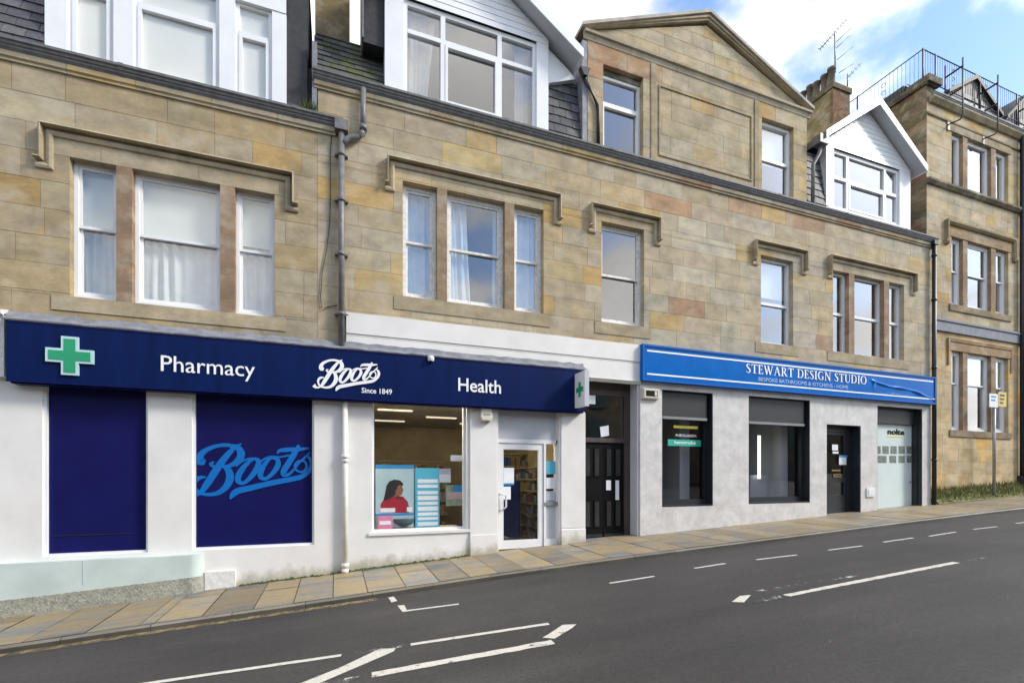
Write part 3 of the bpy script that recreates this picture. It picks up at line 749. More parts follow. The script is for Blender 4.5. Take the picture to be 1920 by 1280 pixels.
mj = MB(); mj.face([(-14, KY + .07, zg(-14) - .06), (-14, 1.2, zg(-14) - .03), (-4.5, 1.2, zg(-4.5) - .03), (-4.5, KY + .07, zg(-4.5) - .06)], (.05, .045, .035))
pts = [x for x, _ in GP if -5 < x < 30] + [42]
for a, b in zip(pts, pts[1:]): mj.face([(a, KY + .07, zg(a) - .05), (b, KY + .07, zg(b) - .05), (b, 1.2, zg(b) - .012), (a, 1.2, zg(a) - .012)], (.07, .07, .045))
x = -13.0
skew = 0.0
while x < 42:
    w = random.choice([.5, .52, .55, .6, .48]) if random.random() > .08 else .17
    ys = [KY + .08] + ([random.uniform(-.75, -.3)] if random.random() < .35 else []) + [.4]
    for ya, yb in zip(ys, ys[1:]):
        g = .006; a, b = x + g, x + w - g; bow = random.uniform(-.003, .003)
        z = lambda q, r: zg(q) + crossz(r) + bow
        c = (random.random(), random.uniform(.74, 1.2), random.random())
        mb.face([(a, ya + g, z(a, ya)), (b, ya + g, z(b, ya)), (b, yb - g, z(b, yb)), (a, yb - g, z(a, yb))], c)
    x += w
structure(mb.build('pavement', M_PAVE)); structure(mj.build('pavement_bedding', M_FLAG))

# road markings (paint sheets 4 mm above the road)
def mark(name, poly, mat, lift=.004):
    mb = MB(); mb.face([(x, y, zroad(x) + lift) for x, y in poly]); return mb.build(name, mat, road)
def strip(name, p, q, w, mat, lift=.004):
    (x0, y0), (x1, y1) = RP(*p), RP(*q); n = max(2, int(math.hypot(x1 - x0, y1 - y0) / .07)); mb = MB(); jr = [[1 + random.uniform(-.12, .12) for _ in range(n + 1)] for _ in (0, 1)]
    dx, dy = x1 - x0, y1 - y0; L = math.hypot(dx, dy); ox, oy = -dy / L * w / 2, dx / L * w / 2
    for k in range(n):
        a, b = k / n, (k + 1) / n
        P = lambda t, s_: (x0 + dx * t + ox * s_, y0 + dy * t + oy * s_)
        q4 = [P(a, -jr[0][k]), P(b, -jr[0][k + 1]), P(b, jr[1][k + 1]), P(a, jr[1][k])]
        mb.face([(x, y, zroad(x) + lift) for x, y in q4])
    return mb.build(name, mat, road)
for a, b in (((760, 1145), (860, 1132)), ((1143, 1093), (1227, 1080)), ((1302, 1065), (1360, 1056)), ((1418, 1049), (1494, 1040)), ((1553, 1031), (1617, 1023)),
             ((1656, 1016), (1712, 1008)), ((1742, 1005), (1792, 997)), ((1825, 992), (1870, 987)), ((1905, 981), (1960, 974))):
    strip('bay_line', a, b, .055, M_PAINT_THIN)
mark('bay_line', [RP(*p) for p in ((745, 1135), (758, 1134), (764, 1146), (755, 1147))], M_PAINT)
mark('bay_line', [RP(*p) for p in ((728, 1120), (738, 1118), (745, 1126), (734, 1129))], M_PAINT)
strip('lane_line', (240, 1286), (640, 1228), .07, M_PAINT)
strip('lane_line', (640, 1228), (770, 1208), .07, M_PAINT_WORN)
strip('lane_line', (770, 1208), (1029, 1169), .07, M_PAINT)
mark('hatch_stripe', [RP(*p) for p in ((535, 1292), (640, 1250), (712, 1216), (742, 1215), (738, 1221), (640, 1263), (572, 1292))], M_PAINT)
strip('lane_line', (697, 1265), (1037, 1203), .115, M_PAINT)
strip('lane_line', (600, 1284), (692, 1266), .09, M_PAINT_WORN)
mark('hatch_stripe', [RP(*p) for p in ((1017, 1195), (1028, 1189), (1055, 1171), (1081, 1170), (1073, 1177), (1040, 1197))], M_PAINT)
mark('hatch_stripe', [RP(*p) for p in ((1372, 1128), (1387, 1117), (1408, 1115), (1395, 1129))], M_PAINT)
strip('lane_line', (1405, 1110), (1615, 1078), .06, M_PAINT_WORN)
strip('lane_line', (1475, 1116), (1793, 1054), .095, M_PAINT)
strip('lane_line', (1420, 1127), (1475, 1116), .085, M_PAINT_WORN)
strip('lane_line', (1793, 1054), (1845, 1044), .085, M_PAINT_WORN)
mb = MB(); n = 24
for k in range(n):
    a, b = -12 + 12.55 * k / n, -12 + 12.55 * (k + 1) / n
    mb.face([(a, KY - .15, zroad(a) + .004), (b, KY - .15, zroad(b) + .004), (b, KY - .01, zroad(b) + .004), (a, KY - .01, zroad(a) + .004)])
mb.build('yellow_line', M_PAINT_YEL, road)

# moss along the foot of the shopfront
mb = MB()
for k in range(420):
    x = random.choice([random.uniform(-1.5, .5), random.uniform(-.1, 1.6), random.uniform(.4, 2.4)]); r = random.uniform(.008, .03) * random.choice([.5, 1, 1.4]); y = -.02 - abs(random.gauss(0, .022)); z = zg(x)
    n = 6; c = (x, y, z + r * random.uniform(.4, 1.1))
    for j in range(n):
        a, b = 2 * pi * j / n, 2 * pi * (j + 1) / n
        mb.face([(x + r * 1.6 * cos(a), y + r * sin(a), z), (x + r * 1.6 * cos(b), y + r * sin(b), z), c], None, True)
moss = mb.build('moss', M_MOSS); moss['kind'] = 'stuff'; tag(moss, 'green moss growing where the white wall meets the pavement', 'moss')

# ================================================================== BUILDING A (left)
XJ = -.30
A = thing('stone_tenement', 'lowest sandstone tenement, with the two navy shop panels and a white box dormer', 'building', (-4, 1, -.3), 'sandstone tenements along the street')
A_OP = [(-3.74, -3.17, 4.39, 6.49), (-2.97, -1.78, 4.39, 6.49), (-1.57, -.98, 4.39, 6.49)]
stone_wall('wall', A, -9, XJ, 3.2, 7.70, [(-3.74, -.98, 4.39, 6.49)], ch=.41, lens=(.55, 1.5), tint=(.90, .885, .85))
for a, b in ((-3.17, -2.97), (-1.78, -1.57)):
    mb = MB(); mb.box(a, b, .0, .2, 4.39, 6.49, (.265, .185, .13)); mb.build('mullion', M_STONE, A)
mb = MB(); mb.box(-3.95, -.8, -.014, .1, 4.17, 4.388, (.385, .325, .225)); mb.build('sill', M_STONE, A)
hood(A, -4.0, -.74, 6.80, 6.30)
sash(A, -3.74, -3.17, 4.39, 6.49, zm=5.52, fill=[('blind', .44), ('curtain', .06, .92)], gm=M_GLASS_SOFT)
sash(A, -2.97, -1.78, 4.39, 6.49, zm=5.52, fill=[('blind', .45), ('curtain', .03, .97)], gm=M_GLASS_SOFT)
sash(A, -1.57, -.98, 4.39, 6.49, zm=5.52, fill=[('blind', .40), ('curtain', .08, .95)], gm=M_GLASS_SOFT)
room(A, -8.9, XJ - .05, .5, 4, 4.0, 7.5)
cornice(A, -9, XJ + .3, 7.69, orange=.3); gutter(A, -9, XJ + .42, 7.81)
mb = MB(); slates(mb, -9, -4.06, (-.02, 7.93), (.55, 9.6), .27, .19); mb.build('roof', M_SLATE, A)
mb = MB(); mb.face([(-9, .5, 9.5), (XJ, .5, 9.5), (XJ, 5, 11.2), (-9, 5, 11.2)], (.06, .06, .065)); mb.face([(-.82, 0, 7.93), (XJ + .02, 0, 7.93), (XJ + .02, .55, 9.2), (-.82, .55, 9.2)], (.045, .045, .045))
mb.build('upper_roof', M_SLATE, A)
# dormer A: white face, three lights with drawn blinds
dm = MB(); yf = .04
for a, b in ((-4.05, -3.79), (-3.22, -2.97), (-1.80, -1.57), (-1.02, -.80)): dm.box(a, b, yf, yf + .3, 7.90, 10.1)
dm.box(-4.05, -.80, yf + .01, yf + .3, 7.86, 8.0); dm.box(-4.05, -.80, yf - .012, yf + .3, 9.62, 10.4)
dormA = dm.build('dormer', M_WHITE, A)
for a, b, lo in ((-3.79, -3.22, 8.0), (-2.97, -1.80, 8.0), (-1.57, -1.02, 8.0)):
    w = MB(); frame_ring(w, a, b, lo, 9.64, yf + .05, yf + .14, .06)
    zz = 9.12
    w.box(a + .06, b - .06, yf + .04, yf + .13, zz - .03, zz + .03)
    frame_ring(w, a + .05, b - .05, lo + .05, zz - .02, yf + .035, yf + .1, .05)
    o = w.build('window_frame', M_WHITE, dormA)
    g = MB(); pane_quad(g, a + .06, b - .06, lo + .06, 9.58, yf + .095); g.build('pane', M_GLASS_SHOP, dormA)
    bl = MB(); bl.box(a + .03, b - .03, yf + .104, yf + .11, lo, 9.62); bl.build('blind', M_BLIND, dormA)
ck = MB(); ck.box(-.798, -.47, .10, 3.2, 7.96, 10.6); ck.box(-4.35, -.45, .02, 3.4, 10.4, 10.6); ck.build('cheek', M_DARKCLAD, dormA)
room(A, -4.0, -.83, .34, 2.5, 7.9, 10.3)
# ground floor of A
GA = [(-4.06, -2.765, .51, 3.3), (-2.175, -.355, .51, 3.3)]
mb = MB(); panel_wall(mb, -9, .17, -1.5, 3.22, GA, 0, .3); mb.build('shopfront_wall', M_RENDER, A)
mb = MB(); mb.box(-9, -4.44, -.10, .02, 3.12, 4.02); mb.xprism([(-.10, 3.98), (-.16, 4.0), (-.16, 4.06), (-.0, 4.10), (0, 3.98)], -9, -4.44); mb.build('fascia_band', M_OLDWHITE, A)
for (a, b, c, d), nm in ((GA[0], 0), (GA[1], 1)):
    mb = MB(); frame_ring(mb, a, b, c, 3.2, .04, .14, .035); fr = mb.build('panel_frame', M_WHITE, A)
    mb = MB(); mb.box(a + .03, b - .03, .095, .12, c + .03, 3.2); pn = mb.build('window_panel', M_NAVYPANEL, A)
    if nm == 0:
        mb = MB(); mb.box(a + .09, b - .19, .088, .096, .80, .815); mb.build('trim_line', M_SHUTTER, pn)
    else:
        s2 = lambda x, y: (X(570 + x / 10.667, -.2), Z(570 + x / 10.667, 660 + y / 10.667, -.2))
        p2 = lambda x, y: (X(350 + x / 7.385, .1), Z(350 + x / 7.385, 810 + y / 7.385, .1))
        A1, A2, A3 = s2(768, 150), s2(636, 778), s2(1362, 210)
        B1, B2, B3 = p2(762, 150), p2(604, 925), p2(1555, 178)
        u, v = (A2[0] - A1[0], A2[1] - A1[1]), (A3[0] - A1[0], A3[1] - A1[1]); dt = u[0] * v[1] - u[1] * v[0]
        def fpan(x, y):
            q = s2(x, y); dx, dz = q[0] - A1[0], q[1] - A1[1]
            s_ = (dx * v[1] - dz * v[0]) / dt; t = (u[0] * dz - u[1] * dx) / dt
            r = (B1[0] + s_ * (B2[0] - B1[0]) + t * (B3[0] - B1[0]), B1[1] + s_ * (B2[1] - B1[1]) + t * (B3[1] - B1[1]))
            return (max(a + .047, min(b - .047, r[0])), r[1])
        script_word('lettering', pn, fpan, .090, .0045, M_LETTERBLUE)
# bowed low plinth at the left, pale above and speckled granite below
def bow(x0, x1, d, r, inset=0.0):
    pts = [(x0, 0), (x0, -d + inset)]
    for k in range(9):
        t = pi / 2 * k / 8; pts.append((x1 - inset - r + r * sin(t), -d + inset + r - r * cos(t)))
    pts.append((x1 - inset, 0)); return pts
mb = MB(); i0 = -9; P = bow(i0, X(378, -.14), .17, .15)
mb.yprism(P, -.5 + .28, .46); pl = mb.build('plinth', M_PLINTH, A)
q = MB(); nseg = 16; P2 = bow(i0, X(378, -.14) + .012, .185, .16)
lo = [(x, y, zg(x) - .3) for x, y in P2]
tops = [(x, y, zg(x) + .30 - .035 * 0) for x, y in P2]
for k in range(len(P2) - 1): q.face([lo[k], lo[k + 1], tops[k + 1], tops[k]])
# subdivide the long straight side so it follows the slope
q.v, q.f, q.c, q.sm = [], [], [], []
line = [(i0 + (P2[2][0] - i0) * k / 12, P2[1][1]) for k in range(13)] + P2[3:]
for (ax, ay), (bx, by) in zip(line, line[1:]):
    ta, tb = zg(ax) + .245, zg(bx) + .245
    if ax > P2[2][0] - .01: ta = zg(P2[2][0]) + .245
    if bx > P2[2][0] - .01: tb = zg(P2[2][0]) + .245
    q.face([(ax, ay, zg(ax) - .3), (bx, by, zg(bx) - .3), (bx, by, tb), (ax, ay, ta)], None, True)
    q.face([(ax, ay, ta), (bx, by, tb), (bx, by + .03, tb + .012), (ax, ay + .03, ta + .012)], None, True)
q.build('granite_base', M_GRANITE, pl)
mb = MB(); mb.box(X(156, -.17) - .006, X(156, -.17) + .006, -.174, -.165, .10, .455); mb.build('joint', M_GREYPANEL, pl)
mb = MB(); mb.box(X(385), X(442), -.05, .02, -.6, .155); mb.build('pier_base', M_OLDWHITE, A)
# cable
def cab(px, py, y=-.02): return (X(px, y), y, Z(px, py, y))
mb = MB(); mb.tube([cab(*p) for p in ((622, 250), (619, 290), (620, 350), (618, 420), (612, 470), (604, 510), (601, 560), (604, 582), (615, 575), (632, 572))], .007, 5); mb.build('cable', M_BLACK, A)
# soot-dark weeds in the gutter end
mb = MB()
for k in range(70):
    x = random.uniform(-.55, -.34); y = random.uniform(-.12, .0); z = 7.93; t = random.uniform(-.09, .09); h = random.uniform(.08, .3)
    mb.face([(x - .012, y, z), (x + .012, y, z), (x + t, y + random.uniform(-.1, .05), z + h)], (.06, .075, .025))
w = mb.build('weeds', M_GRASS); w['kind'] = 'stuff'; tag(w, 'small green weeds sprouting at the end of the lower gutter', 'weeds')

# ================================================================== BUILDING B (middle)
B = thing('stone_tenement', 'long middle sandstone tenement with a stone pediment and two white gabled dormers', 'building', (8, 1, .4), 'sandstone tenements along the street')
XE = 16.56
B_WIN = [(1.16, 1.80), (1.99, 3.16), (3.36, 4.00)]
R_OP = [(12.42, 13.03), (13.24, 14.45), (14.66, 15.30)]
BOT, TOP = 5.03, 7.17
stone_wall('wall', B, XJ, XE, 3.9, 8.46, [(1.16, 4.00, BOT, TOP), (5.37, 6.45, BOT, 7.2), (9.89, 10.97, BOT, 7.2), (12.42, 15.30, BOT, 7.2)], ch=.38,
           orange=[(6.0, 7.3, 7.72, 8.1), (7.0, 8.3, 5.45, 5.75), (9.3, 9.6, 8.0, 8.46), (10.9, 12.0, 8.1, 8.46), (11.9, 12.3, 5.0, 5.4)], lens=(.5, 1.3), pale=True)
for a, b, c in ((1.80, 1.99, 0), (3.16, 3.36, 0), (13.03, 13.24, 1), (14.45, 14.66, 1)):
    mb = MB(); mb.box(a, b, .0, .2, BOT, 7.17 if not c else 7.2, (.275, .21, .145) if not c else (.29, .21, .155)); mb.build('mullion', M_STONE, B)
for a, b in ((1.0, 4.15), (5.2, 6.62), (9.7, 11.15), (12.2, 15.5)):
    mb = MB(); mb.box(a, b, -.013, .1, BOT - .25, BOT - .002, (.355, .305, .215)); mb.build('sill', M_STONE, B)
hood(B, .94, 4.30, 7.46, 6.99, .1); hood(B, 5.14, 6.78, 7.44, 6.97, .1); hood(B, 9.70, 11.32, 7.44, 6.98, .1); hood(B, 12.30, 15.66, 7.49, 7.02, .1)
old = M_OLDWHITE
sash(B, 1.16, 1.80, BOT, TOP, zm=6.12, mat=old, fw=.075, fill=[('curtain', .02, .95)])
sash(B, 1.99, 3.16, BOT, TOP, zm=6.12, mat=old, fw=.075, fill=[('curtain', .05, .38, .1), ('curtain', .86, .97)])
sash(B, 3.36, 4.00, BOT, TOP, zm=6.12, mat=old, fw=.075, fill=[('curtain', .05, .95)])
sash(B, 5.37, 6.45, BOT, 7.2, zm=6.12, mat=old, fw=.06)
casement(B, 9.89, 10.97, BOT, 7.2, .12, hs=(6.06,), fill=[('blind', .42)], fw=.065)
casement(B, 12.42, 13.03, BOT, 7.2, .12, hs=(6.1,), fw=.06)
casement(B, 13.24, 14.45, BOT, 7.2, .12, hs=(6.1,), fw=.06)
casement(B, 14.66, 15.30, BOT, 7.2, .12, hs=(6.1,), fw=.06, fill=[('curtain', .1, .9)])
room(B, XJ, XE - .1, .55, 4, 4.7, 8.4)
cornice(B, XJ - .06, XE, 8.45, orange=.25); gutter(B, XJ - .08, XE + .08, 8.575)
# mansard and upper roof
mb = MB(); slates(mb, XJ - .05, .84, (0, 8.69), (.66, 10.0), .27, .17); mb.build('roof', M_SLATE_MOSS, B)
for a, b, yt_, zt_ in ((4.13, 5.04, .26, 10.2), (11.4, 12.3, .26, 10.35)):
    mb = MB(); slates(mb, a, b, (.03, 8.69), (yt_, zt_), .29, .20); mb.build('roof', M_SLATE, B)
mb = MB(); mb.box(4.13, 5.02, .24, .7, 10.17, 10.23); mb.build('ridge_flashing', M_LEAD, B)
mb = MB(); mb.face([(.47, .62, 10.2), (XE, .62, 10.2), (XE, 5, 11.6), (.47, 5, 11.6)], (.06, .06, .065)); mb.build('upper_roof', M_SLATE, B)
mb = MB(); mb.box(4.90, 5.018, -.005, .5, 8.7, 10.95); mb.build('lead_flashing', M_LEAD, B)
mb = MB(); mb.prism([(XJ - .09, 7.9), (XJ - .012, 7.9), (XJ - .012, 9.25), (XJ - .09, 9.25)], -.02, .8); mb.build('lead_flashing', M_LEAD, B)
# chimney between the two dormers
ch = MB(); ch.box(-.37, .25, .72, 2.6, 9.2, 12.8, (.20, .155, .085)); cho = ch.build('chimney', M_STONE_C, B)
mb = MB(); mb.box(-.385, .265, .705, .9, 9.72, 9.98); mb.build('flashing', M_LEAD, cho)
# dormer with gable
def gable_dormer(x0, x1, zb, wx0, wx1, wz0, wz1, apx, apz, ex0, ex1, ez, vs, hs, fill, yf=.04, yo=-.24, cheek=True, left_box=None):
    m = MB(); m.box(x0, wx0, yf, yf + .2, zb, wz1 + .1); m.box(wx1, x1, yf, yf + .2, zb, wz1 + .1)
    m.box(wx0, wx1, yf - .004, yf + .2, zb, wz0); 
    sl = (apz - ez) / (ex1 - apx); th = .17
    zin = lambda x: apz - th * 1.15 - sl * abs(x - apx)
    d = m.build('dormer', M_WHITE, B)
    # boarded gable: horizontal lapped boards cut to the slope
    g = MB(); z = wz1
    while z < apz - th * 1.2:
        e = min(z + .125, apz - th * 1.2)
        xl0, xr0 = apx - (apz - th * 1.15 - z) / sl, apx + (apz - th * 1.15 - z) / sl; xl1, xr1 = apx - (apz - th * 1.15 - e) / sl, apx + (apz - th * 1.15 - e) / sl
        xl0, xl1 = max(xl0, x0), max(xl1, x0); xr0, xr1 = min(xr0, x1), min(xr1, x1)
        if xr1 > xl1 and xr0 > xl0:
            g.face([(xl0, yf - .004, z), (xr0, yf - .004, z), (xr1, yf + .004, e), (xl1, yf + .004, e)])
            g.face([(xl0, yf + .004, z), (xr0, yf + .004, z), (xr0, yf - .004, z), (xl0, yf - .004, z)])
        z = e
    g.build('gable_boards', M_WHITE, d)
    # roof slopes with barge boards and soffits
    for s_, ex in ((-1, ex0), (1, ex1)):
        def P(x, dz, y): return (x, y, apz - sl * abs(x - apx) - dz)
        r = MB(); r.face([P(apx, 0, yo), P(ex, 0, yo), P(ex, 0, 3), P(apx, 0, 3)], (.06, .06, .066)); r.build('dormer_roof', M_SLATE, d)
        b = MB(); pts = [(apx, apz + .012), (ex + .0 * s_, apz - sl * abs(ex - apx) + .012), (ex, apz - sl * abs(ex - apx) - th), (apx, apz - th * 1.2)]
        if s_ > 0: pts = pts[::-1]
        b.prism(pts, yo - .025, yo); b.build('barge_board', M_WHITE, d)
        so = MB(); so.face([P(apx, th * .9, yo), P(ex, th * .9, yo), P(ex, th * .9, yf + .35), P(apx, th * .9, yf + .35)]); so.build('soffit', M_GREYPANEL, d)
        ev = MB(); ev.box(min(ex, ex - s_ * .02), max(ex, ex - s_ * .02), yo, 1.2, apz - sl * abs(ex - apx) - th, apz - sl * abs(ex - apx)); ev.build('eaves_board', M_WHITE if s_ > 0 else M_IRON, d)
    # window in two rows of lights
    w = MB(); frame_ring(w, wx0, wx1, wz0, wz1, yf + .05, yf + .14, .075, .085, .09); e = .045
    for v in vs: w.box(v - e, v + e, yf + .046, yf + .144, wz0 + .085, wz1 - .09)
    xx = [wx0 + .075] + [q for v in vs for q in (v - e, v + e)] + [wx1 - .075]
    for hz in hs:
        for k in range(0, len(xx), 2): w.box(xx[k], xx[k + 1], yf + .046, yf + .144, hz - .04, hz + .04)
    frame_ring(w, xx[2] + .0, xx[3] - .0, wz0 + .085, hs[0] - .04, yf + .036, yf + .12, .05)
    w.build('window_frame', M_WHITE, d)
    g = MB(); pane_quad(g, wx0 + .05, wx1 - .05, wz0 + .05, wz1 - .05, yf + .1); g.build('pane', M_GLASS, d)
    for f0, f1, tp in fill:
        curtain_mesh(wx0 + (wx1 - wx0) * f0, wx0 + (wx1 - wx0) * f1, wz0 + .05, wz1 - .05, yf + .3, folds=14, taper=tp).build('curtain', M_CURTAIN_GREY, d)
    for a_ in (x0 + .02, x1 - .05): c = MB(); c.box(a_, a_ + .03, yf + .2, 2.2, zb, wz1); c.build('cheek', M_DARKCLAD, d)
    if left_box: c = MB(); c.box(*left_box); c.build('eaves_box', M_DARKCLAD, d)
    room(B, x0 + .06, x1 - .06, yf + .25, 2.6, zb - .1, wz1 + .1)
    return d
dB = gable_dormer(.84, 4.13, 8.70, 1.18, 3.87, 8.80, 10.62, 2.485, 12.0, .47, 4.79, 10.50, (1.93, 3.08), (10.05,), [(.03, .24, -.18), (.86, .97, .0)], left_box=(.46, .83, .12, .72, 9.62, 11.0))
mb = MB(); mb.prism([(4.17, 9.92), (4.80, 10.18), (4.62, 10.34), (4.17, 10.62)], .12, .3); mb.build('eaves_end', M_WHITE, dB)
mb = MB(); mb.box(.44, .47, .0, .74, 9.60, 11.0); mb.build('eaves_trim', M_IRON, dB)
dC = gable_dormer(12.22, 15.65, 8.72, 12.50, 15.18, 8.90, 10.50, 13.87, 12.02, 11.83, 15.90, 10.60, (13.10, 14.62), (9.76,), [])
# pediment bay
bay = MB()
by = -.012
ORW = [(5.0, 5.4, 10.2, 11.0), (5.37, 6.75, 10.55, 11.0), (6.38, 6.72, 10.0, 10.7), (6.4, 6.8, 8.9, 9.2)]
stone_wall('bay_wall', B, 5.02, 11.44, 8.66, 11.0, [(5.40, 6.42, 8.70, 10.58), (9.91, 10.97, 8.70, 10.62)], ch=.39, y0=by, orange=ORW, lens=(.5, 1.1))
mb = MB(); mb.box(5.02, 11.44, .25, 1.2, 8.7, 11.0, (.2, .17, .12)); 
mb = MB(); mb.box(5.02, 5.06, .26, 1.6, 8.7, 11.1, (.26, .21, .14)); mb.box(11.40, 11.44, .26, 1.6, 8.7, 11.1, (.26, .21, .14)); mb.build('bay_side', M_STONE, B)
# sunk panel outline and strips
mb = MB(); c = (.31, .26, .175)
for (a, b, e, f) in ((6.86, 9.54, 10.50, 10.535), (6.86, 9.54, 8.94, 8.97), (6.83, 6.86, 8.94, 10.535), (9.54, 9.575, 8.94, 10.535)): mb.box(a, b, by - .022, .05, e, f, c)
mb.build('panel_moulding', M_STONE, B)
for a, b in ((6.62, 6.76), (9.66, 9.80)): mb = MB(); mb.box(a, b, by - .018, .05, 8.72, 10.96, (.325, .27, .185)); mb.build('pilaster_strip', M_STONE, B)
mb = MB(); c = (.42, .38, .30)
CORN = [(-.0, 10.97), (-.025, 10.98), (-.035, 11.03), (-.05, 11.06), (-.045, 11.075), (-.095, 11.085), (-.105, 11.13), (-.0, 11.19)]
x = 4.92
while x < 11.54:
    e = min(x + random.uniform(.9, 1.5), 11.55); 
    if 11.55 - e < .4: e = 11.55
    mb.xprism(CORN, x + .003, e - .003, jit(c, .15)); x = e
mb.build('bay_cornice', M_STONE_C, B)
ty0, ty1 = 11.19, 12.36; ax_ = 8.22
# tympanum in coursed blocks clipped to the slopes
mb = MB(); z = ty0 - .02; k = 0; hgt = .30; half = 3.22
def hw(zq): return max(0, half * (ty1 - zq) / (ty1 - ty0))
while z < ty1 - .02:
    e = min(z + hgt, ty1); x = ax_ - hw(z) - random.uniform(0, .5)
    while x < ax_ + hw(z):
        w = random.uniform(.45, 1.0); a, b = x + .004, x + w - .004
        lo0, lo1 = max(a, ax_ - hw(z)), min(b, ax_ + hw(z)); hi0, hi1 = max(a, ax_ - hw(e)), min(b, ax_ + hw(e))
        if lo1 > lo0 + .02:
            if hi1 <= hi0: hi0 = hi1 = min(max((lo0 + lo1) / 2, ax_ - hw(e)), ax_ + hw(e))
            cc = jit(random.choice(PALW), .1)
            pts = [(lo0, z + .004), (lo1, z + .004), (hi1, e - .004), (hi0, e - .004)]
            mb.face([(p[0], .03, p[1]) for p in pts], cc)
        x += w
    z = e; k += 1
mb.face([(ax_ - half, .035, ty0 - .02), (ax_ + half, .035, ty0 - .02), (ax_, .035, ty1)], (.22, .185, .125))
mb.build('tympanum', M_STONE, B)
# raking cornices
for s_ in (-1, 1):
    mb = MB(); ex = ax_ + s_ * 3.36
    for (o, t, y, c) in ((.0, .07, -.12, (.40, .39, .365)), (-.07, .02, -.04, (.30, .28, .235)), (-.09, .05, -.075, (.42, .38, .30)), (-.14, .05, -.035, (.42, .365, .265))):
        p = [(ax_, 12.62 + o), (ex, 11.235 + o + .0), (ex, 11.235 + o - t), (ax_, 12.62 + o - t)]
        if o == 0: pass
        p = [(x, max(zz, 11.165)) for x, zz in p]
        if s_ > 0: p = p[::-1]
        mb.prism(p, y, .3, c)
    mb.build('raking_cornice', M_STONE_C, B)
mb = MB()
for s_ in (-1, 1): mb.face([(ax_, .1, 12.6), (ax_ + s_ * 3.36, .1, 11.2), (ax_ + s_ * 3.36, 4, 11.2), (ax_, 4, 12.6)], (.06, .06, .066))
mb.build('bay_roof', M_SLATE, B)
casement(B, 5.40, 6.42, 8.72, 10.46, .12, hs=(9.86,), fw=.06, sashes=[(5.45, 6.37, 8.77, 9.83)])
mb = MB(); mb.box(5.40, 6.42, .10, .2, 10.46, 10.58, (.12, .11, .095)); mb.build('window_head', M_STONE, B)
casement(B, 9.91, 10.97, 8.72, 10.60, .10, hs=(9.68,), fw=.075, fill=[('blind', .5)])
room(B, 5.1, 11.35, .4, 3, 8.6, 11.0)
# rain pipes
mb = MB(); pz = Z(640, 240, -.1)
mb.tube([(.09, -.09, 3.98), (.09, -.09, 7.80)], .052, 12)
for qz in (4.55, 5.6, 6.55, 7.35): mb.tube([(.09, -.09, qz - .03), (.09, -.09, qz + .03)], .068, 12); mb.box(-.02, .20, -.07, -.0, qz - .012, qz + .012)
mb.box(-.02, .20, -.17, -.01, 7.74, 7.92)
mb.tube([(.455, -.09, 8.60), (.455, -.09, 7.82)], .05, 12); mb.tube([(.455, -.09, 7.88), (.44, -.09, 7.78), (.38, -.09, 7.72), (.26, -.09, 7.69), (.16, -.09, 7.62), (.09, -.09, 7.52)], .05, 12)
mb.tube([(.455, -.09, 7.86), (.455, -.09, 7.94)], .066, 12)
mb.build('downpipe', M_IRON, B)
mb = MB(); mb.tube([(4.90, -.02, 10.15), (5.05, -.05, 9.95), (5.24, -.05, 9.60), (5.26, -.05, 9.5), (5.26, -.05, 8.72)], .035, 10); mb.prism([(4.80, 10.28), (4.88, 10.12), (4.96, 10.12), (5.04, 10.30)], -.12, .0); mb.build('downpipe', M_BLACK, B)
mb = MB(); mb.tube([(11.83, -.1, 10.35), (11.80, -.08, 10.1), (11.62, -.05, 9.80), (11.60, -.05, 8.72)], .045, 10); mb.box(11.66, 11.98, -.22, .02, 10.30, 10.52); mb.build('downpipe', M_IRON, B)
mb = MB(); mb.tube([(16.50, -.09, .7), (16.50, -.09, 8.62)], .055, 12)
for qz in (2.2, 4.9, 6.9, 8.2): mb.tube([(16.50, -.09, qz - .03), (16.50, -.09, qz + .03)], .07, 12)
mb.box(16.40, 16.60, -.16, 0, 8.5, 8.62); mb.build('downpipe', M_BLACK, B)
# right-hand chimney and pots
mb = MB(); mb.box(15.17, 15.95, 2.0, 3.25, 10.3, 14.35, (.21, .175, .09)); mb.box(15.12, 16.0, 1.95, 3.3, 14.35, 14.52, (.12, .105, .07)); cho = mb.build('chimney', M_STONE_C, B)
mb = MB(); mb.box(15.168, 15.955, 1.994, 2.1, 10.3, 14.30, (.16, .095, .06))
for k in range(5):
    m2 = MB(); yy = 2.12 + k * .255; m2.lathe(15.27 + .02 * (k % 2), yy, [(.13, 14.5), (.125, 14.56), (.105, 14.6), (.10, 15.0 - .04 * (k % 3)), (.13, 15.02 - .04 * (k % 3)), (.13, 15.10 - .04 * (k % 3)), (.09, 15.11 - .04 * (k % 3))], 12, (.09, .075, .055)); m2.build('chimney_pot', M_TERRACOTTA, cho)
mb.build('brick_face', M_STONE_C, cho)

# white moulded band over the right half of the pharmacy and the close door
mb = MB(); zt = 4.60; e = 6.33; r = .1
arc = [(e - r + r * sin(pi / 2 * k / 6), zt - r + r * cos(pi / 2 * k / 6)) for k in range(7)]
mb.prism([(.17, 4.235), (e, 4.235)] + arc[::-1] + [(.17, zt)], -.07, .02)
mb.xprism([(.02, 4.19), (-.045, 4.19), (-.06, 4.205), (-.045, 4.235), (.02, 4.235)], .17, e - .01)
mb.prism([(.17, 3.80), (e, 3.80), (e, 4.19), (.17, 4.19)], -.06, .02)
mb.xprism([(.02, 3.74), (-.03, 3.74), (-.08, 3.80), (.02, 3.80)], 4.9, e); mb.build('white_band', M_RENDER, B)

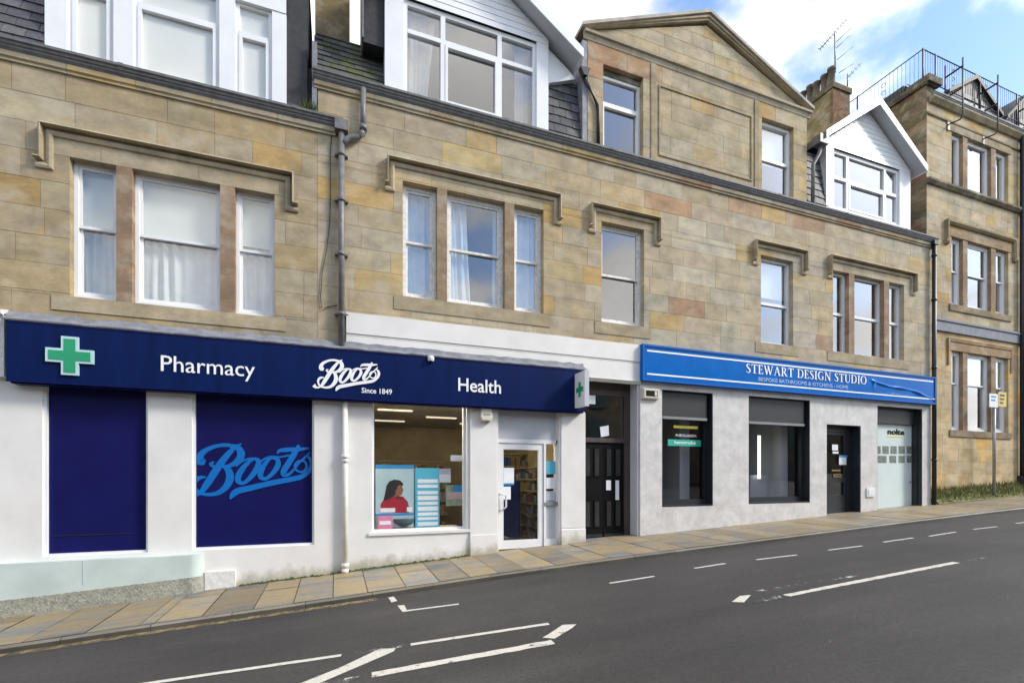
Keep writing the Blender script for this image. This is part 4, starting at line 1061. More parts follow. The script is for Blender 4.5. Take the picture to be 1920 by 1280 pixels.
# ground floor of B: pharmacy half
GB = [(.61, 2.38, .68, 3.3), (3.02, 4.36, -1, 3.3)]
mb = MB(); panel_wall(mb, .17, 4.96, -1.2, 3.8, GB, 0, .28); mb.build('shopfront_wall', M_RENDER, B)
mb = MB(); mb.box(2.44, 2.98, -.045, .02, zg(2.7) - .3, .56); mb.build('pilaster_base', M_RENDER, B)
mb = MB(); mb.box(4.40, 4.962, -.035, .02, zg(4.7) - .3, zg(4.94) + .27); mb.xprism([(-.035, zg(4.94) + .27), (-.0, zg(4.94) + .30), (.02, zg(4.94) + .27)], 4.40, 4.962); mb.build('pilaster_base', M_RENDER, B)
mb = MB(); mb.box(2.44, 2.98, -.03, .02, .56, 3.05); mb.build('pilaster', M_RENDER, B)
mb = MB(); mb.box(4.40, 4.962, -.022, .02, zg(4.94) + .30, 3.05); mb.build('pilaster', M_RENDER, B)
mb = MB(); xa = .15; mb.tube([(xa, -.07, zg(xa) + .0), (xa, -.07, 3.06)], .047, 12)
for qz, rr in ((2.05, .066), (1.98, .06), (.14, .068), (.04, .062)): mb.tube([(xa, -.07, qz - .035), (xa, -.07, qz + .035)], rr, 12)
mb.build('downpipe', M_CREAMPIPE, B)
W3 = casement(B, .61, 2.38, .68, 3.2, .10, fw=.045, glassm=M_GLASS_SHOP, name='shop_window')
mb = MB(); mb.box(.55, 2.44, -.03, .1, .63, .682); mb.build('sill', M_RENDER, B)
# door and side light
mb = MB(); mb.box(3.03, 4.36, .10, .14, 2.46, 3.2); mb.build('door_head_panel', M_GREYPANEL, B)
mb = MB(); mb.box(3.03, 4.36, .09, .19, 2.38, 2.46); mb.box(3.03, 3.06, .09, .19, .15, 2.38); mb.box(4.05, 4.10, .09, .19, .15, 2.38); mb.box(4.33, 4.36, .09, .19, .15, 3.05); mb.box(4.10, 4.33, .09, .19, .25, .40); mb.build('door_frame', M_WHITE, B)
mb = MB(); frame_ring(mb, 3.07, 4.04, .24, 2.37, .11, .17, .10, .17, .12); door = mb.build('shop_door', M_WHITE, B)
mb = MB(); pane_quad(mb, 3.16, 3.95, .40, 2.26, .14); mb.build('pane', M_GLASS_SHOP, door)
mb = MB(); mb.tube([(3.10, .11, 1.36), (3.10, .03, 1.36), (3.19, .03, 1.32), (3.20, .03, 1.1), (3.10, .03, 1.02), (3.10, .11, 1.02)], .02, 10); mb.build('handle', M_WHITE, door)
mb = MB(); mb.box(3.18, 3.40, .125, .132, 1.55, 1.88); mb.build('notice', M_PAPER, door)
mb = MB(); mb.box(3.17, 3.33, .125, .132, 1.24, 1.50); mb.build('notice', M_PAPER, door)
mb = MB(); mb.box(3.19, 3.39, .123, .127, 1.53, 1.57); mb.build('notice_stripe', M_POSTBLUE, door)
mb = MB(); pane_quad(mb, 4.10, 4.33, 1.40, 2.38, .14); mb.build('side_light', M_GLASS_SHOP, B)
mb = MB(); mb.box(4.10, 4.33, .12, .16, .40, 1.40); mb.build('side_panel', M_GREYPANEL, B)
for a, b, m in ((1.75, 2.02, M_CYAN), (1.45, 1.68, M_PAPER), (1.20, 1.36, M_GREYPANEL)):
    mb = MB(); mb.box(4.115, 4.315, .105, .115, a, b); mb.build('notice', m, B)
mb = MB(); mb.box(4.06, 4.36, .075, .12, 1.10, 1.17); mb.build('letter_plate', M_GREYBAR, B)
# pharmacy interior
room(B, .2, 4.9, .3, 6.2, .15, 3.3, M_SHOPWALL, 'shop_interior')
mb = MB(); mb.box(.25, 4.85, .35, 6.1, 3.27, 3.295); mb.build('shop_ceiling', M_CEIL, B)
for x, y, w_, m_ in ((.9, 2.4, .8, M_LAMP), (2.2, 3.4, .8, M_LAMP), (3.6, 2.2, .8, M_LAMP), (1.0, 4.6, .8, M_LAMP), (3.4, 4.6, .8, M_LAMP), (.6, .55, 1.8, M_HIDDEN_FILL), (3.1, .6, 1.0, M_HIDDEN_FILL), (1.0, 1.0, 1.4, M_HIDDEN_FILL)):  # the strong ones near the glass are added out of sight as fill light
    mb = MB(); mb.box(x, x + w_, y, y + .08, 3.235, 3.268); mb.build('ceiling_and_fill_lamp', m_, B)
mb = MB(); mb.box(.2, 4.9, .3, 6.2, .12, .30 if False else .2); mb.build('shop_floor', M_FLOOR, B)
sh = MB(); PC = [(.5, .12, .1), (.1, .2, .45), (.6, .55, .45), (.55, .4, .1), (.15, .35, .2), (.7, .68, .66)]
def shelving(x0, x1, y0, y1, z0, z1, n, along='x'):
    for k in range(n + 1):
        z = z0 + (z1 - z0) * k / n; sh.box(x0, x1, y0, y1, z, z + .03, (.2, .16, .1))
        if k == n: break
        p = (x0 if along == 'x' else y0) + .03; L = x1 if along == 'x' else y1
        while p < L - .12:
            w = random.uniform(.06, .14); h = random.uniform(.5, .85) * (z1 - z0) / n; c = jit(random.choice(PC), .3); c = tuple(v * .26 for v in c)
            if along == 'x': sh.box(p, p + w, y0 + .01, y0 + .15, z + .03, z + h, c)
            else: sh.box(x0 + .01, x0 + .15, p, p + w, z + .03, z + h, c)
            p += w + random.uniform(.0, .05)
shelving(1.0, 2.9, 4.0, 4.4, .3, 2.1, 5); shelving(3.3, 4.85, 3.0, 3.4, .3, 2.3, 6); shelving(4.3, 4.85, .8, 2.6, .25, 1.9, 6, 'y')
sh.box(.25, .75, 2.8, 3.4, .3, 3.18, (.42, .32, .17)); sh.build('shelving', attrmat('stock', .6, .15, 20, 0), B)
mb = MB(); mb.box(3.75, 3.80, .8, 1.9, .3, 1.6); mb.build('display_board', M_NAVY, B)
# close entrance
mb = MB(); mb.box(4.962, 6.30, .27, .36, 3.50, 3.82); mb.box(4.962, 5.06, .27, .36, .2, 3.5); mb.box(6.12, 6.27, .27, .36, .2, 3.5); mb.box(5.06, 6.12, .27, .36, 2.46, 2.56); fr = mb.build('close_frame', M_BROWN, B)
mb = MB(); pane_quad(mb, 5.06, 6.12, 2.56, 3.5, .31); tp = mb.build('transom_pane', glass('transom_glass', .16, .7, (.55, .58, .57)), B)
mb = MB(); mb.prism([(X(1125, .3), Z(1125, 800, .3)), (X(1141, .3), Z(1141, 797, .3)), (X(1142, .3), Z(1142, 816, .3)), (X(1127, .3), Z(1127, 819, .3))][::-1], .298, .304); mb.build('notice', M_PAPER, tp)
mb = MB(); mb.box(X(1099, .26), X(1116, .26), .25, .268, Z(1108, 757, .26), Z(1108, 741, .26)); mb.build('notice', M_PAPER, fr)
for a, b in ((5.06, 5.585), (5.595, 6.12)):
    mb = MB(); mb.box(a, b, .31, .35, .2, 2.46); w = b - a
    for k in range(2):
        cx = a + w * (.28 + .44 * k)
        for z0, z1 in ((.60, 1.15), (1.72, 2.32)): frame_ring(mb, cx - .085, cx + .085, z0 - .03, z1 + .03, .295, .315, .025)
    d = mb.build('close_door', M_DOORBLACK, B)
    for k in range(2):
        cx = a + w * (.28 + .44 * k)
        for z0, z1 in ((.60, 1.15), (1.72, 2.32)): mb = MB(); mb.box(cx - .06, cx + .06, .303, .312, z0, z1); mb.build('door_slit', M_SLIT, d)
    mb = MB(); mb.box(a + .02, b - .02, .300, .312, .36, .43); mb.build('kick_rail', M_ANTH, d)
mb = MB(); mb.box(5.66, 5.78, .29, .30, 1.40, 1.62); mb.box(5.90, 5.99, .29, .30, 1.18, 1.62); mb.build('notice', M_PAPER, d)
mb = MB(); mb.box(6.27, 6.33, .0, .4, .1, 3.80); mb.build('close_reveal', M_GREYPANEL, B)
room(B, 4.97, 6.27, .4, 3, .2, 3.75)
mb = MB(); mb.box(4.97, 6.27, .0, .4, .05, zg(5.0) + .015); mb.build('doorstep', M_LEAD, B)

# ground floor of B: design studio half
SX0 = 6.33
GS = [(6.91, 8.36, 1.02, 3.67), (9.46, 11.53, 1.04, 3.68), (12.14, 13.45, -1, 3.09), (14.12, 16.06, -1, 3.68)]
mb = MB(); panel_wall(mb, SX0, 16.45, -.6, 4.0, GS, -.03, .34); mb.build('cladding_wall', M_CLADTILE, B)
def recess(a, b, c, d, sb, bars=True):
    m = MB(); frame_ring(m, a, b, c, d, .14, .24, .09, .15, .03); m.box(a, a + .02, -.02, .14, c, d); m.box(b - .02, b, -.02, .14, c, d); m.box(a + .02, b - .02, -.02, .14, d - .012, d); m.box(a + .02, b - .02, -.035, .14, c, c + .03)
    w = m.build('shop_window', M_ANTH, B)
    m = MB(); m.box(a + .02, b - .11, .05, .14, sb, d - .02); m.build('shutter_box', M_SHUTTER, w)
    m = MB(); m.box(a + .02, b - .11, .035, .13, sb - .06, sb); m.build('shutter_bar', M_GREYBAR, w)
    m = MB(); pane_quad(m, a + .08, b - .08, c + .14, sb, .19); m.build('pane', M_GLASS_SHOP, w)
    return w
w1 = recess(6.91, 8.36, 1.02, 3.67, Z(1280, 781)); w2 = recess(9.46, 11.53, 1.04, 3.68, Z(1450, 791))
yy = .185
def rect_px(x0, x1, y0, y1, name, mat, parent, y=yy, th=.004):
    m = MB(); xm = (x0 + x1) / 2; m.box(X(x0, y), X(x1, y), y - th, y, Z(xm, y1, y), Z(xm, y0, y)); return m.build(name, mat, parent)
rect_px(1263, 1308, 798, 803, 'yellow_strip', M_YSTRIP, w1)
gs = rect_px(1252, 1314, 824, 836, 'green_strip', M_GREENSTRIP, w1)
text('lettering', 'PORCELANOSA', X(1267, yy), X(1306, yy), Z(1286, 818.5, yy), Z(1286, 814, yy), yy - .004, M_LETTER, w1, th=.003)
text('lettering', 'hansgrohe', X(1264, yy), X(1304, yy), Z(1284, 834, yy), Z(1284, 826.5, yy), yy - .009, M_LETTER, w1, .02, th=.003)
room(B, 6.5, 13.9, .34, 4.5, .6, 3.75, M_ROOM, 'shop_interior')
mb = MB(); mb.box(10.6, 11.5, 1.0, 1.6, .7, 1.75); mb.box(11.25, 11.5, .6, 2.4, .7, 3.4); mb.box(8.0, 8.3, .7, 2.6, .7, 3.4); mb.box(9.6, 10.5, 1.4, 1.5, .7, 2.9); mb.box(6.9, 8.2, 2.2, 2.6, .7, 1.7); mb.build('shop_fittings', M_GREYPANEL, B)
mb = MB(); mb.box(X(1421.5, .9), X(1426.5, .9), .9, .92, Z(1424, 897, .9), Z(1424, 816, .9)); mb.build('led_strip', M_LED, B)
mb = MB(); mb.box(X(1471, .8), X(1476, .8), .8, .83, Z(1473, 812, .8), Z(1473, 807, .8)); mb.build('spot_lamp', M_LED, B)
# studio door
mb = MB(); a, b, c, d = 12.14, 13.45, .4, 3.09
mb.box(a, a + .02, -.02, .2, c, d); mb.box(b - .03, b, -.02, .2, c, d); mb.box(a + .02, b - .03, -.02, .2, d - .014, d); mb.box(a + .02, a + .10, .2, .28, c, d); mb.box(b - .24, b - .03, .2, .28, c, d); mb.box(a + .1, b - .24, .2, .28, d - .16, d); mb.build('door_frame', M_ANTH, B)
mb = MB(); frame_ring(mb, 12.25, 13.20, .62, 2.92, .21, .26, .08, .55, .08); mb.box(12.33, 13.12, .212, .258, 1.55, 1.78); mb.box(12.33, 13.12, .212, .258, 1.17, 1.2); dr = mb.build('studio_door', M_ANTH, B)
mb = MB(); pane_quad(mb, 12.30, 13.15, 1.15, 2.86, .24); mb.build('pane', M_GLASS_SHOP, dr)
yd = .205
rect_px(1560, 1571, 833, 844, 'notice', M_PAPER, dr, yd); rect_px(1561, 1572, 846, 850, 'notice', M_PAPER, dr, yd)
nb = rect_px(1573, 1589, 856, 871, 'notice', M_PAPER, dr, yd); rect_px(1573, 1589, 853, 857, 'notice_head', M_POSTBLUE, dr, yd - .002)
rect_px(1588, 1593, 868, 883, 'notice', M_PAPER, dr, yd)
rect_px(1559, 1576, 880, 883, 'letter_plate', M_BRASS, dr, yd)
m = MB(); frame_ring(m, X(1562, yd), X(1577, yd), Z(1570, 894, yd), Z(1570, 888, yd), yd - .012, yd, .03); m.build('letter_plate', M_BRASS, dr)
# showroom doorway with white panel
mb = MB(); a, b, c, d = 14.12, 16.06, .6, 3.68
mb.box(a, a + .02, -.02, .30, c, d); mb.box(b - .02, b, -.02, .30, c, d); mb.box(a + .02, b - .02, -.02, .3, d - .014, d); mb.box(b - .05, b - .02, .08, .22, c, d - .014); mb.build('doorway_frame', M_ANTH, B)
mb = MB(); mb.box(a + .02, b - .05, .13, .21, Z(1680, 795, .2), d - .016); mb.build('shutter_box', M_SHUTTER, B)
yn = .22
mb = MB(); mb.box(a + .02, b - .02, yn, yn + .04, .6, Z(1680, 795, .2) + .02); np_ = mb.build('frosted_panel', M_PALEBLUE, B)
text('lettering', 'nolte', X(1664, yn), X(1695, yn), Z(1680, 814.5, yn), Z(1680, 804, yn), yn - .012, M_DOORBLACK, np_, .025, th=.01)
rect_px(1664, 1695, 817, 819, 'yellow_rule', M_YSTRIP, np_, yn - .001, .006)
for r_, (ya, yb, cols) in enumerate(((836, 850, ((1645, 1651), (1655, 1666), (1670, 1681), (1685, 1696), (1700, 1710))), (854, 867, ((1645, 1662), (1668, 1680), (1685, 1696), (1700, 1710))))):
    for xa, xb in cols:
        q = rect_px(xa, xb, ya, yb, 'glass_block', plain('glass_block', (.22, .24, .21), .25, .5, 14) if 'glass_block' not in MATS else MATS['glass_block'], np_, yn - .001, .006)
mb = MB(); xk, zk = X(1706, yn), Z(1706, 903, yn); mb.tube([(xk, yn, zk), (xk, yn - .06, zk), (xk - .13, yn - .06, zk)], .012, 8); mb.tube([(xk, yn, zk), (xk, yn - .015, zk)], .03, 10); mb.build('handle', M_GALV, np_)
mb = MB(); mb.box(X(1624, -.03), X(1639, -.03), -.06, -.03, Z(1632, 931, -.03), Z(1632, 914, -.03)); mb.box(X(1626, -.03), X(1637, -.03), -.07, -.06, Z(1632, 928, -.03), Z(1632, 917, -.03)); mbx = mb.build('meter_box', M_WHITE)
tag(mbx, 'small white meter box low on the grey cladding by the frosted doorway', 'meter box')

# ================================================================== SIGNS
S1 = thing('shop_sign', 'long navy fascia sign of the pharmacy with white words and a green cross', 'sign', (0, -.1, 3.5), 'shop fascia signs')
mb = MB(); mb.prism([(-4.37, 3.045), (4.85, 3.045), (4.85, 3.90), (-4.37, 3.90)], -.2, -.0); mb.prism([(-4.33, 3.02), (4.83, 3.02), (4.83, 3.045), (-4.33, 3.045)], -.17, -.0)
bd = mb.build('board', M_NAVY, S1)
mb = MB(); mb.box(-4.375, 4.855, -.206, -.19, 3.88, 3.905); mb.box(-4.375, 4.855, -.206, -.19, 3.04, 3.06); mb.build('trim', M_NAVYPANEL, S1)
mb = MB(); n = 60; random.seed(5)
prev = None
for k in range(n + 1):
    x = -4.42 + 9.3 * k / n; s_ = random.uniform(-.014, .014); cur = [(x, -.215, 3.905 + s_ * .35), (x, -.222, 3.925 + s_ * .5), (x, -.09, 4.0 + s_), (x, -.045 if x < .17 else -.075, 4.07 + s_)]
    if prev:
        for j in range(3): mb.face([prev[j], cur[j], cur[j + 1], prev[j + 1]], None, True)
    prev = cur
mb.build('flashing', M_LEAD, S1)
ys = -.2
gx0, gx1, gz0, gz1 = X(85, ys), X(179, ys), Z(130, 702, ys), Z(130, 633, ys); mx, mz = (gx0 + gx1) / 2, (gz0 + gz1) / 2; hw_, hh_ = (gx1 - gx0) / 2, (gz1 - gz0) / 2; hh_ = (hw_ + hh_) / 2; hw_ = hh_
def cross(m, cx, cz, r, a, y0, y1):
    m.prism([(cx - a, cz - r), (cx + a, cz - r), (cx + a, cz - a), (cx + r, cz - a), (cx + r, cz + a), (cx + a, cz + a), (cx + a, cz + r), (cx - a, cz + r), (cx - a, cz + a), (cx - r, cz + a), (cx - r, cz - a), (cx - a, cz - a)], y0, y1)
m = MB(); cross(m, mx, mz, hh_, hh_ * .36, ys - .03, ys); cr = m.build('cross_surround', M_CROSSEDGE, S1)
m = MB(); cross(m, mx, mz, hh_ * .87, hh_ * .24, ys - .036, ys - .03); m.build('green_cross', M_GREEN, S1)
text('lettering', 'Pharmacy', X(302, ys), X(478, ys), Z(400, 711, ys), Z(330, 668, ys), ys - .012, M_LETTER, S1, .0, .012)
text('lettering', 'Health', X(859, ys), X(939, ys), Z(880, 734.5, ys), Z(880, 709.5, ys), ys - .012, M_LETTER, S1, .010, .012)
text('lettering', 'Since 1849', X(678, ys), X(735, ys), Z(700, 737.5, ys), Z(700, 727.5, ys), ys - .008, M_LETTER, S1, .012, .008)
script_word('lettering', S1, lambda x, y: (X(570 + x / 10.667, ys), Z(570 + x / 10.667, 660 + y / 10.667, ys)), ys - .012, .012, M_LETTER)
cam_ = MB(); xq, zq = X(808, -.24), Z(808, 672, -.24); cam_.lathe(xq, -.24, [(.05, zq - .05), (.06, zq - .02), (.06, zq + .02), (.045, zq + .045)], 12); cam_.build('sensor_cap', M_OLDWHITE, S1)

S2 = thing('shop_sign', 'bright blue fascia sign with white rules over the grey-clad shop', 'sign', (11, -.1, 4.2), 'shop fascia signs')
yb = -.15
SB = (6.30, 16.44, 3.81, 4.61)
mb = MB(); mb.box(SB[0], SB[1], yb + .01, -.0, SB[2], SB[3]); bd = mb.build('board', M_BLUE, S2)
# the vinyl face is smooth, with right-end creases shaped to catch sun glints
M_VINYL, n_, l_, p_ = nmat('blue_vinyl_face')
p_.inputs['Base Color'].default_value = (.004, .15, .55, 1); p_.inputs['Roughness'].default_value = .2; p_.inputs['Specular IOR Level'].default_value = .13
t_ = noise(n_, l_, 3, 3); r_ = ramp(n_, .3, .7, (.0, .115, .43), (.0, .135, .50)); l_.new(t_.outputs[0], r_.inputs[0]); l_.new(r_.outputs[0], p_.inputs['Base Color'])
def buck(x, z):                                            # depth of the fine creases in metres
    t = max(0, min(1, (x - 13.62) / .12))
    if t == 0: return 0
    c1 = 4.34 - (x - 13.6) * .125 - .035 * sin((x - 13.7) * 2.9)
    w = .024 + .008 * sin(x * 3.1) ** 2
    d = w * .95 * (1 + .45 * sin(x * 8.5 + .6)) * math.exp(-((z - c1) / w) ** 2)
    d += .013 * (1 + .5 * sin(x * 13)) * math.exp(-((z - 4.0) / .018) ** 2) * math.exp(-((x - 14.7) / .4) ** 2)
    d += .018 * math.exp(-((x - 13.78) / .05) ** 2) * math.exp(-((z - 4.26) / .10) ** 2) * (1 + .4 * sin(z * 40))
    return t * d
mb = MB(); fx0, fx1, fz0, fz1 = 6.34, 16.40, 3.83, 4.59
mb.face([(fx0, yb, fz0), (13.6, yb, fz0), (13.6, yb, fz1), (fx0, yb, fz1)], None, True)
nx, nz = 260, 90; base = len(mb.v)
for i in range(nx + 1):
    for j in range(nz + 1):
        x = 13.6 + (fx1 - 13.6) * i / nx; z = fz0 + (fz1 - fz0) * j / nz
        edge = min(1, j / 6, (nz - j) / 6, i / 2, (nx - i) / 2); mb.v.append((x, yb - buck(x, z) * edge, z))
for i in range(nx):
    for j in range(nz): a = base + i * (nz + 1) + j; mb.f.append((a, a + nz + 1, a + nz + 2, a + 1)); mb.c.append(None); mb.sm.append(True)
mb.build('vinyl_face', M_VINYL, S2)
mb = MB(); frame_ring(mb, SB[0], SB[1], SB[2], SB[3], yb - .02, yb + .012, .045); mb.build('frame', M_BLUE, S2)
for za, zb in ((4.455, 4.49), (3.945, 3.98)):
    m = MB(); n = 90; pv = None
    for k in range(n + 1):
        x = 6.42 + (16.34 - 6.42) * k / n; y = yb - .004 - buck(x, (za + zb) / 2)
        cur = [(x, y, za), (x, y, zb)]
        if pv: m.face([pv[0], cur[0], cur[1], pv[1]], None, True); m.face([pv[1], cur[1], (cur[1][0], cur[1][1] + .004, cur[1][2]), (pv[1][0], pv[1][1] + .004, pv[1][2])])
        pv = cur
    m.build('white_rule', M_LETTER, S2)
yt = yb - .012
serif_text('lettering', 'STEWART DESIGN STUDIO', X(1398, yb), X(1625, yb), Z(1398, 698.5, yb), Z(1398, 681.5, yb), yt - .06 if False else yt, .010, M_LETTER, S2)
text('lettering', 'BESPOKE BATHROOMS & KITCHENS - HOME', X(1422, yb), X(1590, yb), Z(1425, 714, yb), Z(1425, 707, yb), yb - .006, plain('pale_blue_letters', (.42, .56, .80), .4, .04), S2, 0, .005)

PS = thing('projecting_sign', 'small white double-sided hanging sign with a green cross', 'sign', (X(1075, -.45), -.45, 3.4))
pa = X(1062, -.62); 
px_ = 4.66
mb = MB(); mb.box(px_ - .045, px_ + .045, -.62, -.2, Z(1075, 762, -.4), Z(1075, 697, -.4)); mb.build('panel', M_WHITE, PS)
zc = (Z(1075, 762, -.4) + Z(1075, 697, -.4)) / 2
for s_ in (-1, 1):
    m = MB(); r, a = .15, .05
    pts = [(-a, -r), (a, -r), (a, -a), (r, -a), (r, a), (a, a), (a, r), (-a, r), (-a, a), (-r, a), (-r, -a), (-a, -a)]
    xx_ = px_ + s_ * .047; i = 0
    m.face([(xx_, -.41 + p[0] * (1 if s_ > 0 else -1), zc + p[1]) for p in pts]); m.face([(xx_ - s_ * .004, -.41 + p[0] * (-1 if s_ > 0 else 1), zc + p[1]) for p in pts])
    m.build('green_cross', M_GREEN, PS)
mb = MB(); mb.box(px_ - .05, px_ + .05, -.625, -.61, Z(1075, 763, -.4), Z(1075, 696, -.4)); mb.build('edge_trim', M_GREYPANEL, PS)

# alarm boxes
yA = -.03; xq, zq = X(910, yA), Z(910, 778, yA)
mb = MB(); P = [(-.135, -.04), (-.10, -.125), (.10, -.125), (.135, -.04), (.10, .13), (-.10, .13)]
mb.prism([(xq + a, zq + b) for a, b in P], yA - .085, yA); mb.prism([(xq + a * .85, zq + b * .85) for a, b in P], yA - .10, yA - .085); ab = mb.build('alarm_box', M_CREAM)
tag(ab, 'cream rounded alarm box under the navy sign beside the pharmacy door', 'alarm box')
m = MB(); m.box(xq - .07, xq + .07, yA - .103, yA - .10, zq - .012, zq + .012); m.build('mark', M_GREYBAR, ab)
m = MB(); m.tube([(xq + .02, yA - .05, zq - .125), (xq + .02, yA - .05, zq - .15)], .03, 10); m.build('strobe', M_GREYBAR, ab)
yA = -.03; xa, xb, za, zb = X(1203, yA), X(1233, yA), Z(1218, 748, yA), Z(1218, 729, yA)
mb = MB(); mb.box(xa, xb, yA - .07, yA, za, zb); mb.box(xa + .02, xb - .02, yA - .082, yA - .07, za + .02, zb - .02); ab2 = mb.build('alarm_box', M_CREAM)
tag(ab2, 'small beige alarm box with a black label left of the grey-clad shop windows', 'alarm box')
m = MB(); m.box(xa + .06, xb - .06, yA - .087, yA - .082, za + .05, zb - .05); m.build('label', M_DOORBLACK, ab2)
m = MB(); m.box(xb - .14, xb - .08, yA - .090, yA - .087, za + .06, zb - .06); m.build('mark', M_CREAM, ab2)

# window display of the pharmacy
yp = .30
def pxb(x0, x1, y0, y1, ya, yb, name, mat, parent=None):
    m = MB(); xm = (x0 + x1) / 2; m.box(X(x0, ya), X(x1, ya), ya, yb, Z(xm, y1, ya), Z(xm, y0, ya)); return m.build(name, mat, parent)
def pts_px(m, pts, y0, y1): 
    q = [(X(a, y0), Z(a, b, y0)) for a, b in pts]
    ar = sum(a[0] * b[1] - b[0] * a[1] for a, b in zip(q, q[1:] + q[:1]))
    m.prism(q if ar > 0 else q[::-1], y0, y1)
PO = thing('poster', 'tall window poster of a dark-haired woman in a red jumper', 'poster', (X(740, yp), yp, .8))
pxb(704, 776, 871, 988, yp, yp + .02, 'sheet', M_POSTER, PO); pxb(704, 776, 871, 878, yp - .003, yp, 'top_band', M_POSTBLUE, PO); pxb(704, 776, 962, 966, yp - .003, yp, 'lower_band', M_POSTBLUE, PO)
ypp = yp - .002
m = MB(); pts_px(m, [(713, 955), (714, 944), (719, 937), (727, 931), (735, 929), (748, 929), (757, 932), (764, 939), (767, 950), (767, 961), (713, 961)], ypp - .001, ypp); m.build('jumper', M_RED, PO)
m = MB(); pts_px(m, [(725, 937), (719, 938), (722, 925), (725, 910), (730, 902), (739, 898.5), (750, 900), (756, 906), (755, 911), (748, 908), (742, 914), (742, 926), (737, 931)], ypp - .003, ypp - .002); m.build('hair', M_HAIR, PO)
m = MB(); pts_px(m, [(737, 931), (738, 920), (741, 912), (747, 907), (753, 909), (755, 915), (756.5, 919), (754.5, 922), (753, 927), (748, 929), (743, 931)], ypp - .0025, ypp - .0015); m.build('face', M_SKIN, PO)
m = MB(); pts_px(m, [(741, 930), (748, 929), (757, 931), (756, 935), (748, 936), (740, 934)], ypp - .0035, ypp - .0025); m.build('collar', plain('poster_dark_red', (.20, .008, .02), .6, .15, 20), PO)
m = MB(); pts_px(m, [(741, 913), (745, 905), (752, 905), (755.5, 908), (749, 908.5), (745, 912), (743.5, 919)], ypp - .0045, ypp - .0035); m.build('fringe', M_HAIR, PO)
m = MB(); pts_px(m, [(751, 913.5), (754.5, 913), (754.5, 914), (751, 914.5)], ypp - .0045, ypp - .0035); m.build('eye', M_HAIR, PO)
m = MB(); pts_px(m, [(751.5, 923), (755, 922.5), (754.5, 924), (752, 924.2)], ypp - .0045, ypp - .0035); m.build('mouth', M_RED, PO)
pxb(713, 741, 952, 960, ypp - .005, ypp - .003, 'caption', M_PAPER, PO); pxb(763, 773, 950, 959, ypp - .005, ypp - .003, 'caption', M_PAPER, PO)
CO = thing('display_column', 'tall pale blue cardboard display column with white text panels', 'display', (X(802, .32), .32, .8))
pxb(779, 824, 877, 994, .28, .55, 'column', M_CYAN, CO)
for k, (a, b) in enumerate(((898, 905), (908, 914), (920, 926), (929, 937), (940, 946), (949, 957), (960, 966), (969, 974), (978, 985))): pxb(783, 821, a, b, .276, .28, 'text_panel', M_PAPER if k > 1 else M_POSTBLUE if k < 0 else M_PAPER, CO)
pk = pxb(709, 736, 967, 996, .22, .36, 'gift_box', M_PINK); tag(pk, 'small pink box on the window ledge below the poster', 'box')
pxb(712, 733, 976, 983, .217, .22, 'label', M_PAPER, pk)
m = MB(); xb_, zb_ = X(756, .42), Z(756, 990, .42); m.lathe(xb_, .42, [(.05, zb_ - .06), (.06, zb_), (.10, zb_ + .03), (.2, zb_ + .1), (.24, zb_ + .18), (.23, zb_ + .2)], 20); bw = m.build('bowl', M_TEAK); tag(bw, 'round dark grey bowl on the window ledge under the poster', 'bowl')
n1 = pxb(822, 845, 878, 904, .30, .32, 'notice_board', M_GREYPANEL); pxb(822, 845, 889, 904, .297, .30, 'paper', M_PAPER, n1); tag(n1, 'white notice card beside the pale blue display column', 'notice')
n2 = pxb(845, 869, 853, 864, .165, .17, 'notice', M_PAPER); tag(n2, 'small white opening notice stuck high on the pharmacy window', 'notice')
n3 = pxb(836, 869, 909, 948, .30, .32, 'leaflet', plain('leaflet_green', (.35, .42, .28), .5, .4, 9)); pxb(850, 868, 909, 922, .296, .30, 'picture', M_POSTBLUE, n3); pxb(838, 869, 922, 936, .296, .30, 'picture', plain('leaflet_pink', (.62, .45, .42), .5, .3, 14), n3); tag(n3, 'leaflet with a blue and pink picture low in the pharmacy window', 'leaflet')
mb = MB(); mb.box(.66, 2.33, .22, .75, .62, .70); mb.build('window_ledge', M_CEIL, B)

# ================================================================== BUILDING C (right)
CY = .30; CXL = 16.86
Cb = thing('stone_tenement', 'tallest sandstone tenement at the top of the street with a railed flat roof', 'building', (20, 1.3, 1.1), 'sandstone tenements along the street')
W2 = [(18.08, 18.66), (18.90, 20.17), (20.43, 21.14)]
lv = [(10.82, 12.50), (7.10, 9.22), (3.17, 5.66)]
ops = [(18.08, 21.14, a, b) for a, b in lv]
stone_wall('wall', Cb, CXL, 27, -.2, 6.2, [ops[2]], ch=.40, y0=CY, mat=M_STONE_C, tint=(1.26, 1.17, 1.0))
stone_wall('wall', Cb, CXL, 27, 6.58, 13.1, ops[:2], ch=.40, y0=CY, mat=M_STONE_C, tint=(1.04, 1.03, 1.0))
mb = MB(); mb.box(CXL - .0, 27, CY - .06, CY + .2, 6.2, 6.58); mb.box(CXL, 27, CY - .09, CY + .2, 6.5, 6.56); mb.build('grey_band', plain('blue_grey_paint', (.16, .17, .20), .6, .3, 4), Cb)
mb = MB(); mb.xprism([(CY, 10.60), (CY - .06, 10.62), (CY - .12, 10.70), (CY - .12, 10.76), (CY, 10.80)], CXL - .03, 27, (.15, .13, .10)); mb.build('string_course', M_STONE_C, Cb)
